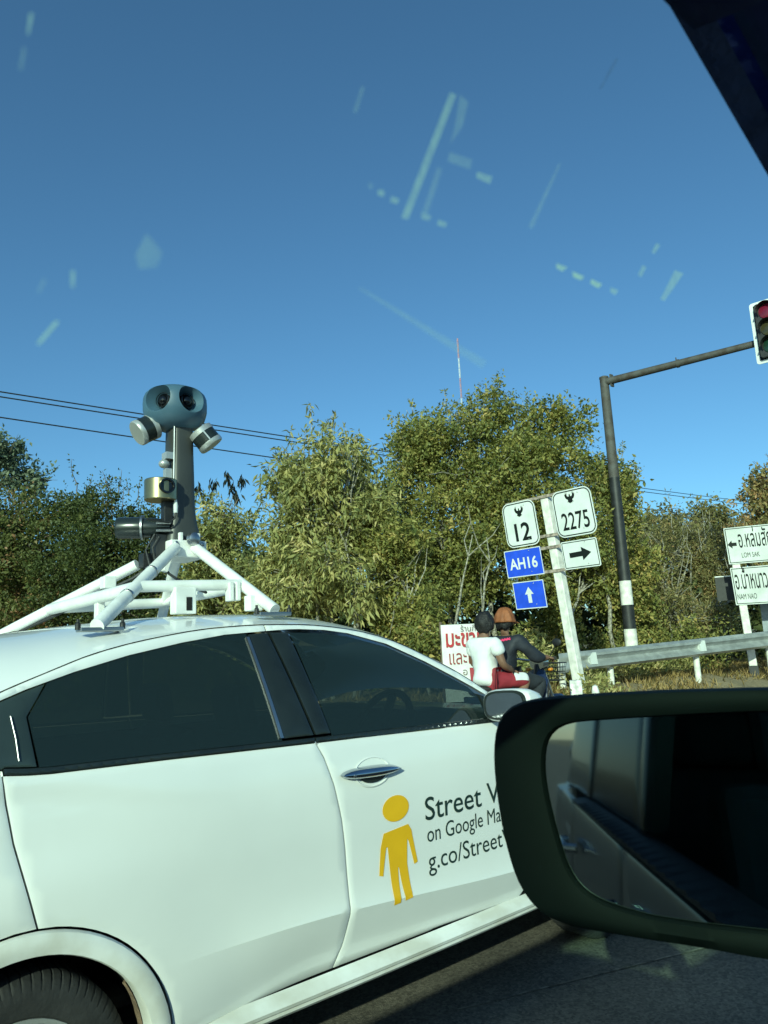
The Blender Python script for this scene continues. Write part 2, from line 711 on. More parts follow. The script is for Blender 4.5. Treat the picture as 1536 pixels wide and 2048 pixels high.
def asphalt_mat():
    m = bpy.data.materials.new('worn_asphalt')
    m.use_nodes = True
    t = m.node_tree
    b = t.nodes['Principled BSDF']
    b.inputs['Roughness'].default_value = 0.85
    tc = t.nodes.new('ShaderNodeTexCoord')
    v = t.nodes.new('ShaderNodeTexVoronoi')
    v.inputs['Scale'].default_value = 150
    n = t.nodes.new('ShaderNodeTexNoise')
    n.inputs['Scale'].default_value = 1.6
    n.inputs['Detail'].default_value = 8
    n3 = t.nodes.new('ShaderNodeTexNoise')
    n3.inputs['Scale'].default_value = 120
    n3.inputs['Detail'].default_value = 2
    for q in (v, n, n3):
        t.links.new(tc.outputs['Object'], q.inputs['Vector'])
    r = t.nodes.new('ShaderNodeValToRGB')
    r.color_ramp.elements[0].position = 0.3
    r.color_ramp.elements[1].position = 0.7
    r.color_ramp.elements[0].color = (0.045, 0.041, 0.035, 1)
    r.color_ramp.elements[1].color = (0.15, 0.13, 0.102, 1)
    mx = t.nodes.new('ShaderNodeMath')
    mx.operation = 'MULTIPLY_ADD'
    mx.inputs[1].default_value = 0.45
    t.links.new(n3.outputs['Fac'], mx.inputs[0])
    h = t.nodes.new('ShaderNodeMath')
    h.operation = 'MULTIPLY'
    h.inputs[1].default_value = 0.55
    t.links.new(n.outputs['Fac'], h.inputs[0])
    t.links.new(h.outputs[0], mx.inputs[2])
    t.links.new(mx.outputs[0], r.inputs[0])
    v2 = t.nodes.new('ShaderNodeTexVoronoi')
    v2.inputs['Scale'].default_value = 85
    t.links.new(tc.outputs['Object'], v2.inputs['Vector'])
    sp = t.nodes.new('ShaderNodeSeparateColor')
    t.links.new(v2.outputs['Color'], sp.inputs[0])
    mr = t.nodes.new('ShaderNodeMapRange')
    mr.inputs['To Min'].default_value = 0.6
    mr.inputs['To Max'].default_value = 1.45
    t.links.new(sp.outputs[0], mr.inputs[0])
    mc = t.nodes.new('ShaderNodeVectorMath')
    mc.operation = 'SCALE'
    t.links.new(r.outputs[0], mc.inputs[0])
    t.links.new(mr.outputs[0], mc.inputs['Scale'])
    t.links.new(mc.outputs[0], b.inputs['Base Color'])
    bp = t.nodes.new('ShaderNodeBump')
    bp.inputs['Strength'].default_value = 0.45
    bp.inputs['Distance'].default_value = 0.006
    t.links.new(v.outputs['Distance'], bp.inputs['Height'])
    t.links.new(bp.outputs[0], b.inputs['Normal'])
    return m


def grid_sheet(name, xs, ys, zf, m):
    V = [(x, y, zf(x, y)) for y in ys for x in xs]
    nx = len(xs)
    F = [(j * nx + i, j * nx + i + 1, (j + 1) * nx + i + 1, (j + 1) * nx + i) for j in range(len(ys) - 1) for i in range(nx - 1)]
    me = bpy.data.meshes.new(name)
    me.from_pydata(V, [], F)
    return structure(link(name, me, m, smooth=True))


def rough_ground(x, y):
    z = gz(x, y) - 0.012
    if y > 5.0:
        k = min(1, (y - 5.0) / 0.8)
        z += k * (0.03 * math.sin(2.3 * x + 1.1 * y) + 0.025 * math.sin(5.1 * x - 3.7 * y) + 0.012 * math.sin(11 * x + 9 * y))
    return z


xs = [-300, -100, -40, -15] + [-5 + 0.25 * i for i in range(121)] + [30, 45, 80, 200, 600, 1500]
ys = [-900, -300, -80, -20, 0, 4] + [4.8 + 0.2 * i for i in range(40)] + [13.5, 15, 18, 22, 30, 50, 100, 300, 1500]
grid_sheet('ground', xs, ys, rough_ground, ground_mat())
grid_sheet('road', [-300, -60, -20, 0, 3, 6, 12, 20, 40, 100, 300, 1200], [-9.5, -6, -3, 0, 1.5, 3, 4.85], lambda x, y: 0.0, asphalt_mat())
M_LINE = mat('road_paint', (0.62, 0.61, 0.56), 0.7, var=0.2, scale=12)
ln = MB()
for k in range(-6, 14):
    x = 5.2 + 9.0 * k
    ln.add([(x, 1.05, 0.004), (x + 3, 1.05, 0.004), (x + 3, 1.17, 0.004), (x, 1.17, 0.004)], [(0, 1, 2, 3)])
ln.add([(-100, 4.45, 0.004), (300, 4.45, 0.004), (300, 4.57, 0.004), (-100, 4.57, 0.004)], [(0, 1, 2, 3)])
o = ln.build('road_markings', M_LINE)
structure(o)
jt = MB()
jt.add([(2.0, 2.335, 0.004), (3.4, 1.86, 0.004), (5.2, 1.30, 0.004), (5.2, 1.312, 0.004), (3.4, 1.873, 0.004), (2.0, 2.346, 0.004)], [(0, 1, 4, 5), (1, 2, 3, 4)])
structure(jt.build('road_joint', mat('pale_joint', (0.16, 0.14, 0.11), 0.9, var=0.3, scale=30)))
# ------------------------------------------------------------------ the white car with the camera mast
YS = 2.155
WID = 1.77
YC = YS + WID / 2


def pchip(xs, ys):
    h = [xs[i + 1] - xs[i] for i in range(len(xs) - 1)]
    d = [(ys[i + 1] - ys[i]) / h[i] for i in range(len(h))]
    m = [d[0]] + [0 if d[i - 1] * d[i] <= 0 else 2 * d[i - 1] * d[i] / (d[i - 1] + d[i]) for i in range(1, len(h))] + [d[-1]]

    def f(x):
        if x <= xs[0]:
            return ys[0]
        if x >= xs[-1]:
            return ys[-1]
        i = 0
        while x > xs[i + 1]:
            i += 1
        t = (x - xs[i]) / h[i]
        return ((1 + 2 * t) * (1 - t) ** 2 * ys[i] + t * (1 - t) ** 2 * h[i] * m[i] + t * t * (3 - 2 * t) * ys[i + 1]
                + t * t * (t - 1) * h[i] * m[i + 1])
    return f


def sstep(a, b, x):
    t = min(1, max(0, (x - a) / (b - a)))
    return t * t * (3 - 2 * t)


def belt(x):
    return 1.12 - 0.035 * (x - 0.5)


# side section below the belt: (height, inset); concave above the crease, flared out at the crease, tucked in below it
SEC_HI = pchip([0.475, 0.50, 0.535, 0.585, 0.66, 0.78, 0.90, 1.0, 1.12], [0.000, 0.006, 0.0115, 0.0145, 0.015, 0.0125, 0.0125, 0.018, 0.037])
SEC_LO = pchip([0.22, 0.30, 0.36, 0.42, 0.475], [0.100, 0.068, 0.041, 0.018, 0.0])


def SEC(z):
    return SEC_HI(z) if z >= 0.475 else SEC_LO(z)

PLAIN = pchip([0.22, 0.32, 0.45, 0.62, 0.80, 0.93, 1.0, 1.12], [0.05, 0.03, 0.012, 0.004, 0.004, 0.008, 0.014, 0.035])


def crease_z(x):
    return 0.535 - 0.078 * sstep(1.3, 2.75, x)


def dside(x, z):
    zb = belt(x)
    plan = 0.02 * ((x - 1.55) / 1.3) ** 2
    if z >= zb:
        w = z - zb
        return 0.035 + 0.36 * w + 0.22 * w * w + plan
    zc = crease_z(x)
    zz = z + (0.475 - zc) * (1 - sstep(0.55, 0.95, z)) * (sstep(0.2, 0.42, z))
    k = sstep(0.92, 1.55, x) * (1 - sstep(2.5, 2.75, x))
    zz2 = z + (1.12 - zb)
    a = SEC(zz if z < 0.8 else zz2)
    b = PLAIN(zz2)
    d = a * k + b * (1 - k) + plan
    # faint shoulder crease fading forward from the rear window corner
    kc = 1 - sstep(0.6, 1.25, x)
    zc2 = 1.09 - 0.10 * sstep(0.5, 1.2, x)
    d += kc * 0.010 * sstep(-0.05, 0.0, -(z - zc2 + 0.05)) * sstep(0.78, 0.95, z)
    # bulge round the rear wheel arch
    r = math.hypot(x - 0.584, z - 0.32)
    d -= 0.009 * (1 - sstep(0.40, 0.66, r))
    return d


def ynear(x, z):
    return YS + dside(x, z)


def yfar(x, z):
    return YS + WID - dside(x, z)


car = empty('survey_car', 'white car carrying the camera mast, with tinted windows and lettering on its front door', 'car', (1.6, YC, 0))

belt_l = [(0.521, 1.112), (0.589, 1.104), (0.648, 1.100), (0.99, 1.094), (1.572, 1.079), (1.777, 1.075), (2.144, 1.065), (2.433, 1.058), (2.56, 1.052)]
reartop = [(0.36, 1.215), (0.45, 1.262), (0.53, 1.297), (0.598, 1.322), (0.736, 1.363), (0.905, 1.404), (1.093, 1.438), (1.258, 1.460), (1.427, 1.469)]
fronttop = [(1.427, 1.469), (1.518, 1.473), (1.571, 1.473), (1.69, 1.467), (1.796, 1.452), (1.977, 1.404), (2.158, 1.323), (2.296, 1.252), (2.388, 1.203), (2.447, 1.168)]
ditch = [(0.05, 1.07), (0.25, 1.185), (0.40, 1.262), (0.532, 1.321), (0.647, 1.363), (0.807, 1.417), (0.986, 1.455), (1.225, 1.486), (1.424, 1.494), (1.578, 1.492),
         (1.74, 1.479), (1.896, 1.452), (2.036, 1.411), (2.172, 1.349), (2.312, 1.279), (2.406, 1.222), (2.50, 1.155), (2.62, 1.06)]
zditch = pchip([p[0] for p in ditch], [p[1] for p in ditch])
fcut = [(1.512, 1.083), (1.541, 1.029), (1.572, 0.936), (1.598, 0.818), (1.61, 0.719), (1.616, 0.591), (1.614, 0.513), (1.602, 0.408), (1.578, 0.339)]
rearcut = [(0.527, 1.115), (0.538, 1.038), (0.557, 0.939), (0.585, 0.838), (0.617, 0.724)]
RX, RZ, RO, RI = 0.584, 0.32, 0.402, 0.343
FX = 3.19


def arc(cx, r, a0, a1, n=14):
    return [(cx + r * math.cos(math.radians(a0 + (a1 - a0) * i / n)), RZ + r * math.sin(math.radians(a0 + (a1 - a0) * i / n))) for i in range(n + 1)]


def frange(a, b, n):
    return [a + (b - a) * i / n for i in range(n + 1)]


def ditch_line(a, b, n=14):
    return [(x, zditch(x)) for x in frange(a, b, n)]


def between(line, a, b):
    """The stretch of a polyline between two x values."""
    f = pchip([p[0] for p in line], [p[1] for p in line])
    xs_ = [a] + [p[0] for p in line if a + 1e-4 < p[0] < b - 1e-4] + [b]
    return [(x, f(x)) for x in xs_]


for side, yf, out in (('near', ynear, -1), ('far', yfar, 1)):
    sill_top = 0.338
    # dark inner shell seen through the seams
    shell = [(-0.12, 0.45)] + [(-0.12, 1.02)] + [(0.05, 1.06)] + ditch_line(0.08, 2.6, 24) + [(3.78, 0.95), (3.78, 0.5), (3.63, 0.35)] + arc(FX, 0.41, 5, 175) + [(2.55, 0.3), (1.0, 0.3)] + arc(RX, 0.41, 8, 172)
    patch('inner_shell', [p for p in shell if p[1] < 1.1 or p[0] > 2.55 or p[0] < 0.1] + [] if False else
          [(-0.12, 0.45), (-0.12, 0.98), (0.3, 1.05), (2.6, 1.03), (3.73, 0.88), (3.80, 0.5), (3.63, 0.35)] + arc(FX, 0.41, 5, 175) + [(2.55, 0.3), (1.0, 0.3)] + arc(RX, 0.41, 8, 172),
          M_SEAM, car, yf, out, proud=-0.022, sp=0.08, depth=0.01)
    # rear door
    rd = rearcut[::-1][:0] + rearcut + arc(RX, RO + 0.004, 84, 4, 16)[1:] + [(1.02, sill_top), (1.3, 0.339)] + fcut[::-1] + between(belt_l, 0.527, 1.512)[::-1]
    d1 = patch('rear_door', rd, M_WHITE, car, yf, out, sp=0.024, crease=crease_z)
    # front door
    fd = fcut[::1] + [(2.083, 0.343), (2.40, 0.335), (2.52, 0.33), (2.60, 0.42), (2.635, 0.62), (2.62, 0.85), (2.56, 0.98), (2.505, 1.055)] + between(belt_l, 1.512, 2.505)[::-1]
    d2 = patch('front_door', fd, M_WHITE, car, yf, out, sp=0.024, crease=crease_z)
    # window frames painted white, above the glass
    patch('window_frame', ditch_line(0.40, 1.424) + between(reartop, 0.40, 1.427)[::-1], M_WHITE, d1, yf, out, gap=0.002)
    patch('window_frame', ditch_line(1.43, 2.47) + between(fronttop, 1.43, 2.447)[::-1], M_WHITE, d2, yf, out, gap=0.002)
    # glass and black trims
    bl = [(x, z + 0.017) for x, z in belt_l]
    rg = between(bl, 0.62, 1.385)[::1] + [(1.345, 1.45)] + between(reartop, 0.66, 1.345)[::-1] + [(0.60, 1.25)]
    patch('side_window', rg, M_TINT, d1, yf, out, proud=-0.008, depth=0.004, gap=0.0, soft=0.0, sp=0.06)
    fg = between(bl, 1.592, 2.42) + [(2.40, 1.165)] + between([(x, z - 0.012) for x, z in fronttop], 1.53, 2.36)[::-1]
    patch('side_window', fg, M_TINT, d2, yf, out, proud=-0.008, depth=0.004, gap=0.0, soft=0.0, sp=0.06)
    patch('belt_trim', between(belt_l, 0.53, 1.51) + between(bl, 0.53, 1.51)[::-1], M_BLACKGL, d1, yf, out, proud=0.004, gap=0.001, soft=0.002)
    patch('belt_trim', between(belt_l, 1.515, 2.50) + between(bl, 1.515, 2.50)[::-1], M_BLACKGL, d2, yf, out, proud=0.004, gap=0.001, soft=0.002)
    # black pillar covers
    patch('pillar_cover', [(1.39, 1.105), (1.515, 1.103), (1.432, 1.468), (1.35, 1.462)], M_BLACKGL, d1, yf, out, proud=-0.001)
    patch('pillar_cover', [(1.521, 1.103), (1.588, 1.102), (1.520, 1.466), (1.438, 1.468)], M_BLACKGL, d2, yf, out, proud=-0.001)
    patch('glass_strip', [(1.376, 1.11), (1.389, 1.11), (1.349, 1.452), (1.338, 1.452)], M_STEEL, d1, yf, out, proud=0.002, gap=0.0, soft=0.001, depth=0.012)
    patch('mirror_sail', [(2.425, 1.084), (2.51, 1.06), (2.455, 1.158), (2.405, 1.175)], M_BLACKGL, d2, yf, out, proud=0.0)
    patch('rear_pillar_cover', [(0.40, 1.16), (0.46, 1.135), (0.527, 1.122)] + between(bl, 0.535, 0.615) + [(0.597, 1.25), (0.655, 1.338)] + between(reartop, 0.39, 0.64)[::-1], mat('smoked_cover', (0.030, 0.045, 0.045), 0.25), d1, yf, out, proud=-0.002)
    hg = MB()
    hg.tube([(0.553, yf(0.553, 1.257) + out * 0.004, 1.257), (0.562, yf(0.562, 1.20) + out * 0.005, 1.20), (0.567, yf(0.567, 1.142) + out * 0.004, 1.142)], 0.0014, 6)
    hg.build('hidden_handle_edge', M_STEEL, d1)
    # rear quarter and front fender
    rq = [(-0.16, 0.42), (0.172, 0.37)] + arc(RX, RO + 0.004, 173, 86, 12) + [(0.6165, 0.7245)] + rearcut[::-1][1:] + [(0.45, 1.128), (0.38, 1.15), (0.34, 1.21), (0.2, 1.155), (0.05, 1.065), (-0.12, 0.95), (-0.17, 0.7)]
    patch('rear_quarter', rq, M_WHITE, car, yf, out)
    ff = [(2.60, 0.34), (2.77, 0.34)] + [p for p in arc(FX, RO + 0.004, 178, 2, 16)] + [(3.68, 0.33), (3.84, 0.42), (3.88, 0.65), (3.76, 0.86), (3.3, 0.965), (2.95, 1.02), (2.60, 1.058), (2.512, 1.058), (2.566, 0.985), (2.626, 0.85), (2.642, 0.62), (2.607, 0.42)]
    patch('front_fender', ff, M_WHITE, car, yf, out)
    # wheel arch lips
    for cx in (RX, FX):
        w = MB()
        A = frange(-6, 186, 40)
        prof = [(RO, 0.004), (RO - 0.004, -0.010), (RO - 0.018, -0.016), (RI + 0.02, -0.014), (RI + 0.004, -0.010), (RI, 0.0), (RI + 0.002, 0.06)]
        vs, fs = [], []
        for a in A:
            ca, sa = math.cos(math.radians(a)), math.sin(math.radians(a))
            for r, dp in prof:
                x, z = cx + r * ca, RZ + r * sa
                vs.append((x, yf(cx + RO * ca, max(RZ + RO * sa, 0.3)) - out * dp, z))
        n = len(prof)
        for i in range(len(A) - 1):
            for k in range(n - 1):
                fs.append((i * n + k, i * n + k + 1, (i + 1) * n + k + 1, (i + 1) * n + k))
        w.add(vs, fs)
        w.build('wheel_arch', M_WDUST, car, smooth=True)
        # dark wheel well with a mud-caked edge
        y0 = yf(cx, 0.6)
        ll = MB()
        vs, fs = [], []
        A = frange(-15, 195, 28)
        for a in A:
            ca, sa = math.cos(math.radians(a)), math.sin(math.radians(a))
            for r, dp in ((RI + 0.004, 0.055), (RI + 0.012, 0.10), (RI + 0.012, 0.40), (0.05, 0.40)):
                vs.append((cx + r * ca, y0 - out * dp, RZ + r * sa))
        for i in range(len(A) - 1):
            for k in range(3):
                fs.append((i * 4 + k, i * 4 + k + 1, (i + 1) * 4 + k + 1, (i + 1) * 4 + k))
        ll.add(vs, fs)
        lo = ll.build('wheel_well', M_BLACK, car, smooth=True)
        if cx == RX:
            mb_ = MB()
            vs, fs = [], []
            A = frange(-14, 34, 16)
            rr = random.Random(3)
            for i, a in enumerate(A):
                ca, sa = math.cos(math.radians(a)), math.sin(math.radians(a))
                wd = (0.035 + 0.014 * rr.random()) * (1 if a < 18 else max(0.25, (34 - a) / 16))
                for r, dp in ((RI - 0.001, 0.058), (RI - 0.006, 0.062 + wd * 0.5), (RI + 0.008, 0.065 + wd)):
                    vs.append((cx + r * ca, y0 - out * dp, RZ + r * sa))
            for i in range(len(A) - 1):
                for k in range(2):
                    fs.append((i * 3 + k, i * 3 + k + 1, (i + 1) * 3 + k + 1, (i + 1) * 3 + k))
            mb_.add(vs, fs)
            mb_.build('mud_crust', M_MUD, lo, smooth=True)
    # side skirt between the arches
    pr = [(0.010, 0.345), (-0.004, 0.337), (-0.024, 0.327), (-0.034, 0.316), (-0.030, 0.305), (-0.020, 0.298), (-0.020, 0.288), (-0.010, 0.278), (0.03, 0.272), (0.10, 0.272)]
    vs, fs = [], []
    X = frange(0.97, 2.80, 32)
    for x in X:
        fl = 1 - 0.9 * (1 - sstep(0.97, 1.10, x)) - 0.9 * sstep(2.68, 2.80, x)
        for dp, z in pr:
            vs.append((x, YS + 0.035 + 0.02 * ((x - 1.55) / 1.3) ** 2 + (dp if dp > 0.02 else dp * fl) if out < 0 else YS + WID - (0.035 + 0.02 * ((x - 1.55) / 1.3) ** 2 + (dp if dp > 0.02 else dp * fl)), z))
    n = len(pr)
    for i in range(len(X) - 1):
        for k in range(n - 1):
            fs.append((i * n + k, i * n + k + 1, (i + 1) * n + k + 1, (i + 1) * n + k))
    sk = MB().add(vs, fs)
    sk.build('side_skirt', M_WDUST, car, smooth=True, angle=35)
    # wheels
    for cx in (RX, FX):
        yo = yf(cx, 0.6) - out * 0.035
        ax = (0, -out, 0)
        ty = MB()
        R = 0.303
        N = 490
        prof = [(0.016, 0.195), (0.004, 0.21), (0.0, 0.24), (0.006, 0.268), (0.018, 0.286), (0.032, R - 0.006), (0.046, R), (0.172, R), (0.19, R - 0.007), (0.205, 0.27), (0.205, 0.2)]
        vs, fs = [], []
        for k in range(N):
            w = 2 * PI * k / N
            for h, r in prof:
                g = 0.0045 if (k % 7 == 0 and 0.272 < r) else 0.0
                vs.append((cx + (r - g) * math.cos(w), yo - out * h, 0.303 + (r - g) * math.sin(w)))
        n = len(prof)
        for k in range(N):
            k2 = (k + 1) % N
            for i in range(n - 1):
                fs.append((k * n + i, k * n + i + 1, k2 * n + i + 1, k2 * n + i))
        ty.add(vs, fs)
        wheel = ty.build('wheel', M_RUBBER, car, smooth=True, angle=30)
        rm = MB()
        rm.lathe((cx, yo, 0.303), ax, [(0.02, 0.206), (0.006, 0.204), (0.008, 0.192), (0.05, 0.185), (0.16, 0.18), (0.16, 0.03)], 40, caps=False)
        rm.lathe((cx, yo, 0.303), ax, [(0.018, 0.0), (0.016, 0.028), (0.03, 0.05), (0.1, 0.055)], 20, caps=False)
        for k in range(10):
            w = 2 * PI * k / 10
            c, s = math.cos(w), math.sin(w)
            p0 = Vector((cx + 0.04 * c, yo - out * 0.026, 0.303 + 0.04 * s))
            p1 = Vector((cx + 0.188 * c, yo - out * 0.016, 0.303 + 0.188 * s))
            rm.tube([p0, p1], [0.016, 0.011], 6)
        rm.build('rim', M_SILVER, wheel, smooth=True)
    # chrome handles
    for hx, par in ((1.73, d2), (0.80, None)):
        if par is None:
            continue
        hb = MB()
        vs, fs = [], []
        N = 22
        rows = [(-1, 0.0), (-0.72, 0.72), (-0.25, 1.0), (0.25, 1.0), (0.72, 0.72), (1, 0.0)]
        for i in range(N + 1):
            t = -1 + 2 * i / N
            x = hx + t * 0.134
            zc_ = 0.957 - 0.004 * t
            hh = 0.019 * (max(0.0, 1 - abs(t) ** 2.6)) ** 0.6 + 0.0012
            pr_ = 0.020 + 0.016 * (1 - t * t)
            for u, dpp in rows:
                z = zc_ + u * hh
                vs.append((x, yf(x, z) + out * (0.004 + pr_ * dpp), z))
        n = len(rows)
        for i in range(N):
            for k in range(n - 1):
                fs.append((i * n + k, i * n + k + 1, (i + 1) * n + k + 1, (i + 1) * n + k))
        hb.add(vs, fs)
        hd = hb.build('handle', M_CHROME, par, smooth=True, angle=60)
        kb = MB()
        kb.lathe((hx - 0.088, yf(hx - 0.088, 0.957) + out * 0.026, 0.957), (0, out, 0), [(0, 0.007), (0.006, 0.007), (0.008, 0.004)], 14)
        kb.build('key_lock', M_STEEL, hd, smooth=True)
        # finger recess under and over the handle
        cu = MB()
        vs, fs = [], []
        for j, (rr_, dp) in enumerate(((1.0, 0.0035), (0.93, 0.0045), (0.88, 0.001), (0.3, 0.0005))):
            for k in range(28):
                w = 2 * PI * k / 28
                x, z = hx + 0.012 + rr_ * 0.086 * math.cos(w), 0.955 + rr_ * 0.052 * math.sin(w)
                vs.append((x, yf(x, z) + out * dp, z))
        for j in range(3):
            for k in range(28):
                k2 = (k + 1) % 28
                fs.append((j * 28 + k, j * 28 + k2, (j + 1) * 28 + k2, (j + 1) * 28 + k))
        cu.add(vs, fs)
        cu.build('handle_recess', M_WHITE, par, smooth=True)
        cd_ = MB()
        vs = []
        N = 16
        for i in range(N + 1):
            t = -1 + 2 * i / N
            x = hx + 0.012 + t * 0.062
            for z in (0.945, 0.945 - 0.026 * (1 - t * t) ** 0.5):
                vs.append((x, yf(x, z) + out * 0.0062, z))
        cd_.add(vs, [(2 * i, 2 * i + 1, 2 * i + 3, 2 * i + 2) for i in range(N)])
        cd_.build('handle_gap', M_BLACKGL, par, smooth=True)
    # door mirrors
    ms = MB()
    vs, fs = [], []
    yb = yf(2.45, 1.09)
    rows = [(0.00, 0.90), (0.012, 1.0), (0.06, 1.0), (0.11, 0.86), (0.15, 0.55), (0.165, 0.12)]
    NN = 28
    for h, k_ in rows:
        for i in range(NN):
            w = 2 * PI * i / NN
            e = 0.62
            cu_, su_ = math.cos(w), math.sin(w)
            a_ = math.copysign(abs(cu_) ** e, cu_) * 0.118 * k_
            b_ = math.copysign(abs(su_) ** e, su_) * 0.066 * k_
            vs.append((2.37 + h + 0.10 * (a_ + 0.118), yb + out * (0.13 + a_), 1.135 + b_ - 0.06 * h + 0.05 * a_))
    for j in range(len(rows) - 1):
        for i in range(NN):
            i2 = (i + 1) % NN
            fs.append((j * NN + i, j * NN + i2, (j + 1) * NN + i2, (j + 1) * NN + i))
    fs.append(tuple((len(rows) - 1) * NN + i for i in range(NN)))
    ms.add(vs, fs)
    mo = ms.build('door_mirror', M_WHITE, d2, smooth=True)
    mg = MB()
    mg.add([(p[0] - 0.001, p[1], p[2]) for p in vs[:NN]], [tuple(range(NN))])
    mg.build('mirror_back', M_BLACKGL, mo)
    ml_ = MB()
    cx_, cy_, cz_ = 2.382, yb + out * 0.13, 1.135
    ml_.add([(cx_ - 0.006 + 0.86 * (p[0] - cx_), cy_ + 0.86 * (p[1] - cy_), cz_ + 0.84 * (p[2] - cz_)) for p in vs[:NN]], [tuple(range(NN))])
    ml_.build('mirror_glass', M_CHROME, mo)
    st = MB()
    st.tube([(2.45, yb - out * 0.03, 1.085), (2.44, yb + out * 0.05, 1.09)], [0.03, 0.022], 8)
    st.build('mirror_foot', M_BLACK, mo, smooth=True)

# roof, windscreen and rear glass: one crowned surface from ditch to ditch
zcen = pchip([-0.16, -0.05, 0.1, 0.3, 0.53, 0.7, 0.86, 1.15, 1.4, 1.55, 1.73, 1.88, 2.0, 2.14, 2.28, 2.39, 2.5, 2.66, 2.8],
             [1.10, 1.22, 1.34, 1.435, 1.484, 1.504, 1.522, 1.547, 1.556, 1.556, 1.545, 1.522, 1.488, 1.432, 1.362, 1.30, 1.236, 1.14, 1.06])


def roof_pt(x, t):
    """t from 0 (near ditch) to 1 (far ditch)."""
    zd = zditch(x)
    yd = ynear(x, zd) + 0.004
    u = abs(2 * t - 1)
    h = max(0.012, zcen(x) - zd)
    z = zd + 0.002 + h * (1 - u ** 3.0)
    y = yd + (2 * YC - 2 * yd) * t
    xx = x + (0.16 * (1 - u * u) if x > 1.9 else 0.0) * sstep(1.9, 2.4, x)
    return (xx, y, z)


TT = [0, 0.006, 0.015, 0.03, 0.05, 0.08, 0.11, 0.14, 0.18, 0.23, 0.29, 0.36, 0.43, 0.5]
TT = TT + [1 - t for t in TT[-2::-1]]
XX = [-0.1, 0.0, 0.1, 0.2, 0.3, 0.4, 0.47] + frange(0.53, 2.62, 52)


def roof_part(name, x0, x1, t0, t1, m):
    X = [x for x in XX if x0 - 1e-6 <= x <= x1 + 1e-6]
    T = [t for t in TT if t0 - 1e-6 <= t <= t1 + 1e-6]
    V = [roof_pt(x, t) for x in X for t in T]
    n = len(T)
    F = [(i * n + k, (i + 1) * n + k, (i + 1) * n + k + 1, i * n + k + 1) for i in range(len(X) - 1) for k in range(n - 1)]
    return MB().add(V, F).build(name, m, car, smooth=True, angle=60)


xs_split = [x for x in XX if abs(x - 1.87) < 0.03][0]
xr = 0.30
roof_part('roof', xr, xs_split, 0, 1, M_WHITE)
roof_part('windscreen', xs_split, 2.62, 0.08, 0.92, M_TINT)
roof_part('front_pillar', xs_split, 2.62, 0, 0.08, M_WHITE)
roof_part('front_pillar', xs_split, 2.62, 0.92, 1, M_WHITE)
roof_part('rear_window', -0.1, xr, 0.08, 0.92, M_TINT)
roof_part('rear_pillar', -0.1, xr, 0, 0.08, M_WHITE)
roof_part('rear_pillar', -0.1, xr, 0.92, 1, M_WHITE)
# bonnet, nose and tail
zh = pchip([2.55, 2.8, 3.15, 3.5, 3.75, 3.90], [1.085, 1.075, 1.03, 0.955, 0.86, 0.74])
V, F = [], []
HX = frange(2.55, 3.90, 16)
for x in HX:
    ze = min(zh(x) - 0.02, 1.058 - 0.115 * max(0, x - 2.6) - 0.20 * max(0, x - 3.3) ** 1.5)
    yd = ynear(x, min(ze, belt(x) - 0.01)) + 0.03 * (x > 3.5)
    for t in TT:
        u = abs(2 * t - 1)
        V.append((x + 0.10 * (1 - u * u) * sstep(3.45, 3.90, x), yd + (2 * YC - 2 * yd) * t, ze + (zh(x) - ze + 0.012) * (1 - u ** 4)))
n = len(TT)
F = [(i * n + k, (i + 1) * n + k, (i + 1) * n + k + 1, i * n + k + 1) for i in range(len(HX) - 1) for k in range(n - 1)]
MB().add(V, F).build('bonnet', M_WHITE, car, smooth=True, angle=60)
V, F = [], []
NZ = [0.18, 0.26, 0.36, 0.46, 0.56, 0.66, 0.75]
for z in NZ:
    for t in frange(0, 1, 16):
        u = abs(2 * t - 1)
        V.append((4.02 - 0.16 * u ** 3 - 0.12 * max(0, (z - 0.55)) - 0.10 * max(0, 0.3 - z), YS + 0.06 + (WID - 0.12) * t, z))
F = [(i * 17 + k, i * 17 + k + 1, (i + 1) * 17 + k + 1, (i + 1) * 17 + k) for i in range(len(NZ) - 1) for k in range(16)]
MB().add(V, F).build('front_bumper', M_WHITE, car, smooth=True)
g_ = MB()
g_.box((3.98, YC, 0.60), (0.06, 1.0, 0.13))
g_.build('grille', M_BLACKGL, car, bevel=0.02)
for s_ in (-1, 1):
    h_ = MB()
    h_.ellipsoid((3.84, YC + s_ * 0.62, 0.66), (0.12, 0.2, 0.07))
    h_.build('headlight', M_CHROME, car, smooth=True)
    h_ = MB()
    h_.ellipsoid((-0.10, YC + s_ * 0.68, 0.92), (0.09, 0.17, 0.09))
    h_.build('tail_light', M_RED, car, smooth=True)
V, F = [], []
NZ = [0.30, 0.42, 0.6, 0.8, 0.95, 1.10]
for z in NZ:
    for t in frange(0, 1, 12):
        u = abs(2 * t - 1)
        V.append((-0.22 + 0.10 * u ** 3 + 0.08 * max(0, z - 0.8), YS + 0.05 + (WID - 0.1) * t, z))
F = [(i * 13 + k, i * 13 + k + 1, (i + 1) * 13 + k + 1, (i + 1) * 13 + k) for i in range(len(NZ) - 1) for k in range(12)]
MB().add(V, F).build('tailgate', M_WHITE, car, smooth=True)
ub = MB()
ub.box((1.85, YC, 0.30), (3.9, WID - 0.75, 0.10))
ub.box((1.88, YC, 0.29), (1.70, WID - 0.22, 0.05))
ub.build('underbody', M_SEAM, car)
